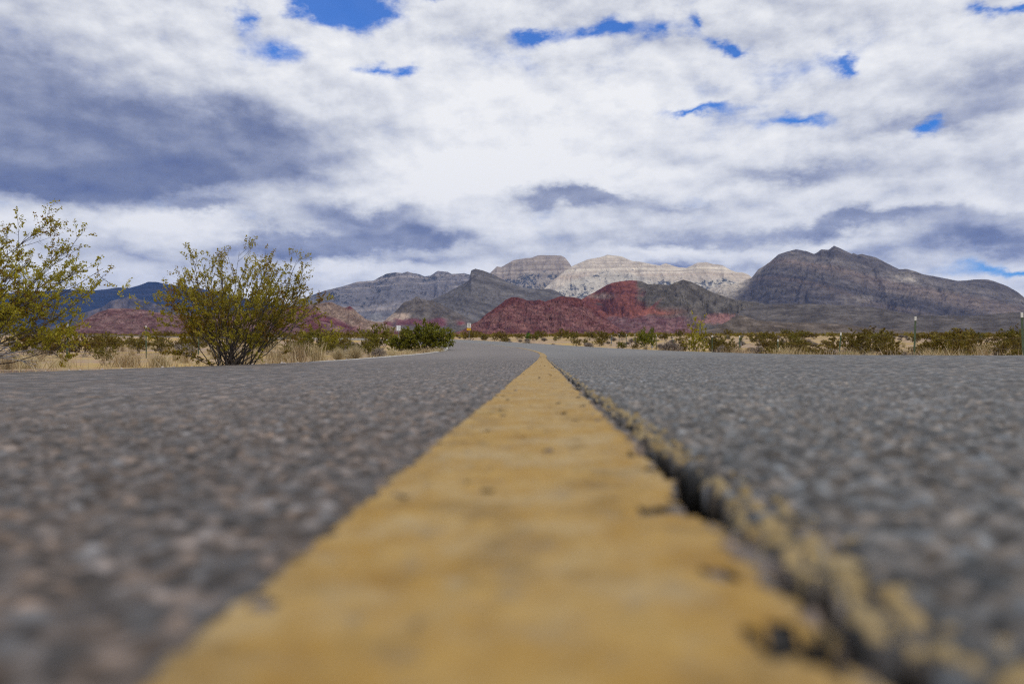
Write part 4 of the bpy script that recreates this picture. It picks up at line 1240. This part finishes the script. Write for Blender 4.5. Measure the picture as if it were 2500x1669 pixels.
CR, GRP_GR, GRP_YU, GRP_BU, GRP_GN = 'creosote bushes', 'dry grass clumps', 'yuccas on the plain', 'grey bursage shrubs', 'green bushes'
hand = [
    # right of the road
    ('green', 1577, 63, 30, 46, 'dense green creosote bush below the tall yucca', GRP_GN),
    ('green', 1518, 64, 16, 18, 'small dark green bush on the straw verge, left of the yucca', GRP_GN),
    ('creo1', 1472, 85, 20, 34, 'olive bush on the right verge near the bend, beside the blue post', CR),
    ('brown0', 1658, 55, 22, 40, 'brown creosote bush left of the tall wispy bush', CR),
    ('creo0', 1626, 108, 10, 20, 'small olive bush behind the fence, right of the tall yucca', CR),
    ('brown1', 1786, 45, 22, 36, 'brown bush behind the road edge, right of the tall wispy bush', CR),
    ('creo2', 1905, 48, 24, 44, 'olive creosote bush around the short fence post', CR),
    ('brown2', 1975, 36, 52, 44, 'wide brown creosote bush at the road edge, left of the leaning fence post', CR),
    ('brown0', 1955, 125, 32, 16, 'low wide brown bush far behind the leaning fence post', CR),
    ('brown1', 2030, 60, 24, 36, 'brown bush just behind the leaning fence post', CR),
    ('creo0', 2108, 52, 20, 34, 'olive bush right of the bright green plant', CR),
    ('brown2', 2175, 37, 24, 42, 'brown bush left of the tall right fence post', CR),
    ('brown1', 2282, 30, 44, 52, 'biggest brown creosote bush, just right of the tall fence post', CR),
    ('brown0', 2345, 33, 30, 46, 'brown creosote bush between the two tallest fence posts', CR),
    ('creo1', 2396, 38, 22, 38, 'olive bush below the spiky yucca at far right', CR),
    ('brown2', 2465, 42, 40, 50, 'brown bush beside the post at the right picture edge', CR),
    ('brown0', 2270, 98, 34, 26, 'wide brown bush far behind the tall right fence post', CR),
    ('creo2', 2325, 88, 22, 28, 'olive bush halfway between tall post and spiky yucca', CR),
    ('brown1', 2430, 95, 22, 20, 'brown bush just right of the spiky yucca', CR),
    ('brown2', 2490, 82, 22, 24, 'brown bush behind the post at the right picture edge', CR),
    ('bright', 2066, 29, 22, 26, 'low bright green plant at the foot of the leaning fence post', GRP_GN),
    ('bright', 1291, 118, 11, 17, 'rounded bright green bush on the verge beyond the bend', GRP_GN),
    ('bright', 1309, 122, 8, 11, 'smaller bright green bush beside the rounded one beyond the bend', GRP_GN),
    ('bright', 1575, 58, 11, 7, 'tiny bright green plant at the road edge below the green bush', GRP_GN),
    ('brown1', 1268, 124, 15, 16, 'brown bush left of the bright green bush beyond the bend', CR),
    ('brown0', 1232, 116, 12, 12, 'low olive brown bush at the far road edge', CR),
    ('brown2', 1208, 112, 7, 13, 'brown bush at the far road edge, nearest the bend', CR),
    ('brown0', 1182, 108, 6, 10, 'tiny brown bush at the outside of the bend', CR),
    ('creo0', 1312, 135, 11, 18, 'olive brown bush behind the bright green bush beyond the bend', CR),
    ('creo2', 1402, 120, 12, 20, 'olive bush among the far fence posts beyond the bend', CR),
    ('creo1', 1440, 118, 12, 22, 'olive bush left of the big verge bush near the blue post', CR),
    ('creo0', 1356, 105, 7, 13, 'small olive bush on the straw beyond the gravel shoulder', CR),
    ('grass1', 2263, 25, 11, 34, 'yellow grass tuft at the road edge beside the tall post', GRP_GR),
    # left of the road
    ('brown1', 207, 34, 34, 58, 'rounded dark brown bush under the leaning left bush', CR),
    ('creo2', 254, 16, 26, 50, 'small olive bush by the verge between the two big bushes', CR),
    ('brown0', 287, 50, 16, 30, 'olive bush behind the small one between the big bushes', CR),
    ('brown2', 338, 44, 30, 46, 'brown bush left of the nearest left fence post', CR),
    ('brown1', 395, 42, 26, 40, 'brown bush right of the nearest left fence post', CR),
    ('brown0', 70, 38, 60, 50, 'wide brown bush behind the leaning left bush', CR),
    ('brown2', 140, 30, 36, 56, 'dark brown bush below the tips of the leaning left bush', CR),
    ('brown1', 470, 46, 40, 40, 'brown bush behind the left side of the large open bush', CR),
    ('creo0', 640, 40, 36, 36, 'olive bush behind the right side of the large open bush', CR),
    ('wispy', 805, 46, 42, 80, 'tall thin orange brown bush right of the large open bush', CR),
    ('creo1', 715, 32, 34, 40, 'low olive bush behind the pale grass clump', CR),
    ('creo2', 768, 26, 34, 42, 'yellowish olive bush behind the dry grass', CR),
    ('creo0', 850, 36, 34, 34, 'yellow olive bush behind the pale round broom shrub', CR),
    ('creo1', 903, 28, 26, 40, 'dark olive bush between broom shrub and dense green bush', CR),
    ('grass0', 310, 13, 62, 44, 'wide dry grass clump on the verge left of the large open bush', GRP_GR),
    ('grass1', 390, 12.5, 40, 40, 'dry grass clump touching the left foot of the large open bush', GRP_GR),
    ('grass0', 676, 15.5, 50, 52, 'pale tall grass clump at the right foot of the large open bush', GRP_GR),
    ('grass1', 728, 16, 34, 54, 'second pale grass clump right of the large open bush', GRP_GR),
    ('grass1', 772, 17, 30, 48, 'upright greenish dry grass clump left of the broom shrub', GRP_GR),
    ('broom', 868, 19.5, 34, 38, 'round pale broom shrub on the left verge', 'broom shrubs'),
    ('broom', 825, 18.5, 30, 34, 'thin pale broom shrub just left of the round one', 'broom shrubs'),
    ('grass2', 1000, 29.5, 26, 18, 'low dry grass clump in front of the dense green bush', GRP_GR),
    ('grass0', 1040, 33, 24, 17, 'dry grass clump below the middle of the dense green bush', GRP_GR),
    ('grass2', 1070, 36.5, 22, 15, 'dry grass clump at the right foot of the dense green bush', GRP_GR),
    ('grass0', 958, 25.5, 24, 22, 'dry grass clump at the kerb, left of the dense green bush', GRP_GR),
    ('burs0', 925, 24.5, 22, 24, 'grey shrub at the kerb between the dark bush and green bush', GRP_BU),
    ('grass0', 60, 10.5, 66, 44, 'brown grass clump under the leaning left bush', GRP_GR),
    ('grass2', 150, 12, 40, 34, 'dry grass clump right of the dead grey branches', GRP_GR),
    ('grass1', 20, 9.8, 30, 50, 'tall dry grass at the left picture edge', GRP_GR),
    # right: grey shrubs one can make out
    ('burs1', 1764, 47, 20, 28, 'round lilac grey shrub right of the tall wispy bush', GRP_BU),
    ('burs0', 1850, 46, 24, 28, 'wide lilac grey shrub left of the short fence post', GRP_BU),
    ('burs1', 2440, 60, 26, 16, 'grey shrub mound left of the right edge post', GRP_BU),
]
nat_h = {'burs0': 0.42, 'burs1': 0.42, 'broom': 0.42, 'grass0': 0.42, 'grass1': 0.50, 'grass2': 0.36, 'wispy': 2.35, 'yucca': 1.05}
nat_w = {'burs0': 0.42, 'burs1': 0.42, 'broom': 0.46, 'grass0': 0.34, 'grass1': 0.26, 'grass2': 0.45, 'wispy': 1.0, 'yucca': 0.48}
for key, px, d, hw, h, lab, grp in hand:
    base = KINDS[key]
    put(key, px, d, hw, h, lab, grp, nat_h.get(key, 1.0), nat_w.get(key, 0.70))
put('wispy', 1704, 50, 44, 112, 'tall wispy creosote bush with thin stems above the others', CR, 2.35, 1.0)
put('yucca', 1592, 72, 13, 56, 'tall yucca with a spiky head above the green bush', GRP_YU, 1.05, 0.48)
put('yucca', 1809, 80, 10, 26, 'dark low yucca left of the short fence post', GRP_YU, 1.05, 0.48)
put('yucca', 2389, 96, 13, 26, 'spiky yellow green yucca between the two tallest posts', GRP_YU, 1.05, 0.48)

# --- the rest of the scrub, one by one out to about 170 m
cnt = {'c': 0, 'b': 0, 'g': 0}
tries = 0
while tries < 9000 and (cnt['c'] < 225 or cnt['b'] < 240 or cnt['g'] < 100):
    tries += 1
    kind = rnd.choice('ccbbbg')
    if cnt[kind] >= {'c': 225, 'b': 240, 'g': 100}[kind]: continue
    px = rnd.uniform(-60, 2560)
    d = {'c': lambda: (26 + 40 * rnd.random()) if rnd.random() < 0.45 else (60 + 115 * rnd.random()), 'b': lambda: 30 + 115 * rnd.random(), 'g': lambda: 13 + 75 * rnd.random()}[kind]()
    v = pix_dir(px, 868.0); x = float(v[0] / v[1] * d)
    S, L = road_near(np.array([x]), np.array([d]))
    edge = -L[0] - HALF_L if L[0] < 0 else L[0] - HALF_R
    if edge < (1.4 if kind == 'c' else 0.7): continue
    if kind != 'g' and 40 < S[0] < 80 and 0 < L[0] < HALF_R + 7: continue
    sc = {'c': 0.45 + 1.25 * rnd.random() ** 1.6, 'b': rnd.uniform(0.7, 1.35), 'g': rnd.uniform(0.6, 1.1)}[kind]
    rad = sc * 0.5
    if any((x - a) ** 2 + (d - b) ** 2 < (rad + c_) ** 2 * ((1.5 if d < 50 else 0.7) if kind == 'c' else 0.35) for a, b, c_ in placed): continue
    if 925 < px < 1125 and d < 88: continue
    if kind == 'c' and ((d < 40 and px < 1300) or (d < 52 and px > 1850 and rnd.random() < 0.2)): continue
    side = 'left' if px < 1150 else 'right'
    zone = next(n_ for lim, n_ in ((310, 'below the dark blue ridge'), (720, 'behind the large open bush'), (1150, 'in front of the tan hill'), (1430, 'in front of the maroon hill'), (1570, 'left of the tall yucca'), (1735, 'in front of the red hill'), (1920, 'in front of the brown knoll'), (2060, 'near the leaning fence post'), (2240, 'left of the tall fence post'), (2380, 'right of the tall fence post'), (9999, 'near the right picture edge')) if px < lim)
    band = 'close by the road' if d < 32 else ('just past the road' if d < 48 else ('mid plain' if d < 75 else ('beyond mid plain' if d < 110 else 'far out')))
    size = 'small' if sc < 0.75 else ('large' if sc > 1.15 else 'mid-sized')
    if kind == 'c':
        key = rnd.choice(['brown0', 'brown1', 'brown2', 'brown1', 'creo0', 'creo1', 'creo2'])
        lab = f"{size} {'brown' if key[0] == 'b' else 'olive'} creosote bush {band}, {zone}"; grp = CR
    elif kind == 'b':
        key = rnd.choice(['burs0', 'burs1']); lab = f'{size} grey bursage shrub {band}, {zone}'; grp = GRP_BU
    else:
        key = rnd.choice(['grass0', 'grass1', 'grass2']); lab = f'{size} dry grass clump {band}, {zone}'; grp = GRP_GR
    copy_tree(KINDS[key], (x, d, float(ground_z(x, d))), rnd.uniform(0, 6.28), (sc * rnd.uniform(0.9, 1.25), sc * rnd.uniform(0.9, 1.25), sc * rnd.uniform(0.8, 1.1)), lab, grp)
    placed.append((x, d, rad)); cnt[kind] += 1
for p in protos:                       # the models themselves are not part of the place
    for ch in list(p.children):
        bpy.data.objects.remove(ch)
    bpy.data.objects.remove(p)

# --- scrub too far to count, and dry grass along the verges
r = np.random.RandomState(77)
sc_ = Acc()
n = 5200
pxs = r.uniform(-150, 2650, n); ds = 150 + 1000 * r.rand(n) ** 1.5
v = pix_dir(pxs, np.full(n, 868.0)); X = v[:, 0] / v[:, 1] * ds
Zs = ground_z(X, ds)
hs = r.uniform(0.4, 1.0, n)
for k in range(n):
    P = np.array([X[k], ds[k], Zs[k]]) + r.normal(size=(9, 3)) * np.array([0.5, 0.5, 0.22]) * hs[k] + np.array([0, 0, 0.45 * hs[k]])
    sc_.leaves(P, 0.75 * hs[k], r, 0.75, np.clip(r.rand() * 0.6 + r.rand(9) * 0.3, 0, 1))
tag(sc_.obj('distant_scrub', M_LEAF_DRY), 'distant scrub speckling the plain below the hills', kind='stuff')

gr = Acc()
n = 15000
S = np.concatenate([r.uniform(4, 60, n // 2), r.uniform(5, 95, n // 2)])
off = np.abs(r.normal(size=n)) * np.where(np.arange(n) < n // 2, 1.1, 1.3) + 0.06
Lg = np.where(np.arange(n) < n // 2, -HALF_L - 0.17 - off, HALF_R + off)
x, y, _ = road_xyz(S, Lg)
z = ground_z(x, y)
dens = fbm(x / 2.2, y / 2.2, 3, seed=90) + 0.25
ok = (r.rand(n) < np.clip(dens * 1.6, 0.05, 1)) & ~((S > 45) & (S < 76) & (Lg > 0) & (off < 2.5))
x, y, z = x[ok], y[ok], z[ok]; n = len(x)
h = r.uniform(0.05, 0.22, n)
b0 = np.stack([x, y, z - 0.01], -1)
dv = np.stack([r.normal(size=n) * 0.35 * h, r.normal(size=n) * 0.35 * h, h], -1)
sv = r.normal(size=(n, 3)) * np.array([1, 1, 0]); sv = sv / np.linalg.norm(sv, axis=1, keepdims=True) * 0.004
vv = np.stack([b0 - sv, b0 + sv, b0 + dv + sv * 0.2, b0 + dv - sv * 0.2], 1).reshape(-1, 3)
gr.add(vv, np.arange(4 * n).reshape(n, 4), np.repeat(r.rand(n), 4))
tag(gr.obj('dry_grass', M_STRAW), 'short dry grass along both road verges', kind='stuff')

# gravel on the shoulder
gv = Acc()
n = 2600
S = np.concatenate([r.uniform(44, 78, n - 700), r.uniform(5, 44, 700)])
off = np.concatenate([r.uniform(0.05, 4.5, n - 700), np.abs(r.normal(size=700)) * 0.25 + 0.05])
sd_ = np.concatenate([np.ones(n - 700), np.where(r.rand(700) < 0.5, -1, 1)])
Lg = np.where(sd_ > 0, HALF_R + off, -HALF_L - 0.2 - off)
x, y, _ = road_xyz(S, Lg); z = ground_z(x, y)
octa = np.array([(1, 0, 0), (0, 1, 0), (-1, 0, 0), (0, -1, 0), (0, 0, 0.8), (0, 0, -0.8)], float)
of = np.array([(0, 1, 4, 4), (1, 2, 4, 4), (2, 3, 4, 4), (3, 0, 4, 4)])[:, :3]
sz = r.uniform(0.012, 0.05, n)
vv = (octa[None] * (sz[:, None, None] * r.uniform(0.6, 1.3, (n, 6, 1))) + np.stack([x, y, z + 0.005], -1)[:, None]).reshape(-1, 3)
ff = (np.array([(0, 1, 4), (1, 2, 4), (2, 3, 4), (3, 0, 4), (1, 0, 5), (2, 1, 5), (3, 2, 5), (0, 3, 5)])[None] + 6 * np.arange(n)[:, None, None]).reshape(-1, 3)
M_GRAVEL = plain("pale_gravel", (0.46, 0.39, 0.35), 0.9, noise=0.25, scale=2.0)
tag(mesh_obj('gravel', vv, ff, M_GRAVEL), 'pale pinkish gravel on the outer shoulder of the bend', kind='stuff')

# ================================================================== fences
M_POST = plain("green_painted_steel", (0.055, 0.085, 0.045), 0.55, 0.0, 0.2, 6)
M_WHITE = plain("white_paint", (0.60, 0.60, 0.57), 0.5, 0.0, 0.06, 9)
M_WIRE = plain("rusty_wire", (0.13, 0.10, 0.09), 0.7, 0.3, 0.1, 3)
M_BLUE = plain("blue_grey_steel", (0.10, 0.14, 0.17), 0.5, 0.2, 0.1, 3)


def prism(profile, z0, z1):
    k = len(profile)
    v = [(x, y, z0) for x, y in profile] + [(x, y, z1) for x, y in profile]
    f = [tuple(range(k))[::-1], tuple(range(k, 2 * k))] + [(i, (i + 1) % k, k + (i + 1) % k, k + i) for i in range(k)]
    return v, f


T_PROFILE = [(-0.026, -0.004), (0.026, -0.004), (0.026, 0.004), (0.005, 0.006), (0.005, 0.034), (-0.005, 0.034), (-0.005, 0.006), (-0.026, 0.004)]


def fence(label, posts, wires=(0.35, 0.60, 0.85, 1.08)):
    f = empty('wire_fence', (posts[0][0], posts[0][1], float(ground_z(posts[0][0], posts[0][1]))))
    org = np.array(f.location)
    tag(f, label, 'fence', 'wire fences')
    pm = cm = None
    tops = []
    for (x, y, top, lean, blue) in posts:
        gz = float(ground_z(x, y))
        h = min(max(top - gz, 0.95), 1.55)
        if pm is None:
            v, fc = prism(T_PROFILE, -0.3, 1.0)
            stud = [(0.0, -0.007, 0.2 + 0.06 * k) for k in range(12)]
            po = mesh_obj('post', v, fc, M_POST, f); pm = po.data
            v, fc = prism([(a * 1.08, b * 1.12) for a, b in T_PROFILE], 0.0, 0.115)
            co_ = mesh_obj('post_cap', v, fc, M_WHITE, po); cm = co_.data
        else:
            po = bpy.data.objects.new('post', pm); C.objects.link(po); po.parent = f
            co_ = bpy.data.objects.new('post_cap', cm); C.objects.link(co_); co_.parent = po
        po.location = Vector((x, y, gz)) - Vector(org)
        po.scale = (1.0, 1.0, h)
        po.rotation_euler = (0, lean, 0)
        co_.location = (0, 0, 0.99 - 0.10 / h)
        co_.scale = (1, 1, 1 / h)
        if blue:
            pm2 = pm.copy(); pm2.materials[0] = M_BLUE; po.data = pm2; po.scale = (1.6, 1.6, h)
        tops.append((x - org[0], y - org[1], gz - org[2], h, lean))
    for w in wires:
        a = Acc()
        for p, q in zip(tops[:-1], tops[1:]):
            A = np.array([p[0] + w * p[3] / 1.2 * math.sin(p[4]), p[1] - 0.008, p[2] + w * p[3] / 1.2]); B = np.array([q[0] + w * q[3] / 1.2 * math.sin(q[4]), q[1] - 0.008, q[2] + w * q[3] / 1.2])
            u = np.linspace(0, 1, 7)[:, None]
            pth = A + (B - A) * u; pth[:, 2] -= 0.03 * np.sin(np.pi * u[:, 0])
            a.tube(pth, 0.0035, 0.0035, 3)
        a.obj('wire', M_WIRE, f)
    return f


def post_at(px, top_y, d, lean=0.0, blue=False):
    v = pix_dir(px, top_y)
    k = d / v[1]
    return (float(v[0] * k), float(d), float(EYE + v[2] * k), lean, blue)


RP = [(2840, 735, 15.0), (2497, 762.7, 18.6), (2230, 772.5, 23.7), (2046, 811, 29.1), (1899, 827.8, 35.7), (1806, 819, 41.6), (1738, 818, 47.3), (1682, 824.6, 53.4), (1643, 825.6, 58.6), (1602, 817, 65.3), (1574, 815, 70.9), (1550.5, 815, 76.5), (1529.6, 815.5, 82.1), (1511.5, 814.5, 87.7), (1493, 818, 94), (1464, 812, 106), (1439, 810, 120), (1410, 808.5, 141), (1385, 809.5, 167), (1340, 809.5, 225), (1320, 810.5, 285)]
fence('wire fence of green steel posts with white tops along the right plain', [post_at(px, ty, d, {2230: 0.045, 2046: 0.09}.get(px, rnd.uniform(-0.02, 0.02)), px == 1493) for px, ty, d in RP])
LP = [(-150, 770, 19.0), (165, 790, 25.0), (358, 795, 32), (485, 805.6, 39.5), (560, 804.5, 46), (622, 812, 54), (672, 815, 62), (710, 817, 71), (741, 818, 80), (767, 816.6, 89), (789, 814, 99), (806, 817, 110), (822, 818, 122), (838, 818, 136), (853, 819, 152), (877, 820, 185)]
fence('wire fence with white topped green posts on the left plain, behind the bushes', [post_at(px, ty, d, rnd.uniform(-0.02, 0.02)) for px, ty, d in LP])

# ================================================================== signs
M_SIGN = plain("sign_white", (0.80, 0.80, 0.79), 0.45, 0.0, 0.02, 3)
M_YEL = plain("sign_yellow", (0.72, 0.42, 0.01), 0.45, 0.0, 0.03, 3)
M_BLACK = plain("sign_black", (0.02, 0.02, 0.022), 0.5, 0.0, 0.02, 3)
M_BROWN = plain("sign_brown", (0.075, 0.028, 0.014), 0.6, 0.0, 0.1, 6)
M_GALV = plain("galvanised_post", (0.30, 0.30, 0.29), 0.5, 0.5, 0.1, 6)


def plate(name, w, h, th, mat, parent, loc, rad=0.035):
    """upright plate with rounded corners facing -Y"""
    prof = []
    for cx, cz, a0 in ((w / 2 - rad, h / 2 - rad, 0), (-w / 2 + rad, h / 2 - rad, 90), (-w / 2 + rad, -h / 2 + rad, 180), (w / 2 - rad, -h / 2 + rad, 270)):
        for k in range(5):
            a = RAD(a0 + 22.5 * k); prof.append((cx + rad * math.cos(a), cz + rad * math.sin(a)))
    k = len(prof)
    v = [(x, -th, z) for x, z in prof] + [(x, 0, z) for x, z in prof]
    f = [tuple(range(k)), tuple(range(k, 2 * k))[::-1]] + [(i, k + i, k + (i + 1) % k, (i + 1) % k) for i in range(k)]
    return mesh_obj(name, v, f, mat, parent, loc=loc)


def ring(name, w, h, t_, mat, parent, loc):
    v = []
    for a, b in ((w, h), (w - 2 * t_, h - 2 * t_)):
        v += [(-a / 2, 0, -b / 2), (a / 2, 0, -b / 2), (a / 2, 0, b / 2), (-a / 2, 0, b / 2)]
    v += [(x, -0.001, z) for x, _, z in v]
    f = [(8 + i, 8 + (i + 1) % 4, 12 + (i + 1) % 4, 12 + i) for i in range(4)]
    f += [(i, (i + 1) % 4, 8 + (i + 1) % 4, 8 + i) for i in range(4)] + [(4 + (i + 1) % 4, 4 + i, 12 + i, 12 + (i + 1) % 4) for i in range(4)]
    return mesh_obj(name, v, f, mat, parent, loc=loc)


def lettering(text, size, mat, parent, loc, sx=1.0):
    cu = bpy.data.curves.new('lettering', 'FONT')
    cu.body = text; cu.size = size; cu.align_x = 'CENTER'; cu.align_y = 'CENTER'; cu.extrude = 0.0008; cu.offset = size * 0.018
    tmp = bpy.data.objects.new('lettering_source', cu); C.objects.link(tmp)
    bpy.context.view_layer.update()
    me = bpy.data.meshes.new_from_object(tmp.evaluated_get(bpy.context.evaluated_depsgraph_get()))
    bpy.data.objects.remove(tmp)
    me.materials.clear(); me.materials.append(mat)
    o = bpy.data.objects.new('lettering', me); C.objects.link(o)
    o.parent = parent; o.location = loc; o.rotation_euler = (RAD(90), 0, 0); o.scale = (sx, 1, 1)
    return o


def sign_post(parent, h, mat, x=0.0):
    v, f = prism([(-0.022, 0.002), (0.022, 0.002), (0.022, 0.010), (0.012, 0.012), (0.012, 0.036), (-0.012, 0.036), (-0.012, 0.012), (-0.022, 0.010)], -0.4, h)
    return mesh_obj('post', v, f, mat, parent, loc=(x, 0, 0))


# speed limit sign
D = 100.0
x, y, gz = on_ground(1145.3, D)
sw, shh = 0.48, 0.60
topz = EYE + (868 - 788.2) / FPX * D
e = empty('speed_limit_sign', (x, y, gz), RAD(-3))
tag(e, 'white speed limit 15 sign with a yellow plaque below, beyond the bend', 'sign')
zt = topz - gz
sign_post(e, zt - 0.02, M_GALV)
pl = plate('plate', sw, shh, 0.004, M_SIGN, e, (0, 0, zt - shh / 2))
ring('border', sw - 0.03, shh - 0.03, 0.010, M_BLACK, pl, (0, -0.0055, 0))
lettering('SPEED', 0.125, M_BLACK, pl, (0, -0.006, 0.195), 1.0)
lettering('LIMIT', 0.125, M_BLACK, pl, (0, -0.006, 0.085), 1.0)
lettering('15', 0.34, M_BLACK, pl, (0, -0.006, -0.125), 1.0)
pq = plate('plaque', sw + 0.06, 0.30, 0.004, M_YEL, e, (-0.03, 0, zt - shh - 0.165))
ring('border', sw + 0.03, 0.27, 0.010, M_BLACK, pq, (0, -0.0055, 0))
for q, (mx_, mz_, w_, h_) in enumerate(((-0.13, 0.055, 0.16, 0.045), (0.10, 0.055, 0.20, 0.055), (0.0, -0.06, 0.26, 0.03))):
    mesh_obj('marking', [(mx_ - w_ / 2, -0.0052, mz_ - h_ / 2), (mx_ + w_ / 2, -0.0052, mz_ - h_ / 2), (mx_ + w_ / 2, -0.0052, mz_ + h_ / 2), (mx_ - w_ / 2, -0.0052, mz_ + h_ / 2)], [(0, 1, 2, 3)],
             plain("plaque_mark", (0.30, 0.11, 0.01), 0.5, 0, 0.02, 3), pq)

# white double sign half hidden by the dense green bush
D = 80.0
x, y, gz = on_ground(973, D)
e = empty('white_sign', (x, y, gz), RAD(4))
tag(e, 'white sign of two upright panels half hidden by the dense green bush', 'sign')
zt = EYE + (868 - 794) / FPX * D - gz
sign_post(e, zt - 0.05, M_GALV)
for sgn in (-1, 1):
    pn = plate('panel', 0.19, 0.52, 0.004, M_SIGN, e, (sgn * 0.107, 0, zt - 0.26), 0.015)
    if sgn > 0:
        for q, (mx_, mz_, w_, h_) in enumerate(((0.0, 0.16, 0.05, 0.05), (0.03, 0.02, 0.05, 0.10), (-0.01, -0.12, 0.06, 0.05))):
            mesh_obj('marking', [(mx_ - w_ / 2, -0.0052, mz_ - h_ / 2), (mx_ + w_ / 2, -0.0052, mz_ - h_ / 2), (mx_ + w_ / 2, -0.0052, mz_ + h_ / 2), (mx_ - w_ / 2, -0.0052, mz_ + h_ / 2)], [(0, 1, 2, 3)], M_GALV, pn)

# small brown sign
D = 72.0
x, y, gz = on_ground(944, D)
e = empty('brown_sign', (x, y, gz), RAD(-2))
tag(e, 'small dark brown square sign left of the dense green bush', 'sign')
zt = EYE + (868 - 814.3) / FPX * D - gz
sign_post(e, zt - 0.02, M_BROWN, -0.13); sign_post(e, zt - 0.02, M_BROWN, 0.13)
plate('panel', 0.42, 0.34, 0.02, M_BROWN, e, (0, 0, zt - 0.17), 0.01)
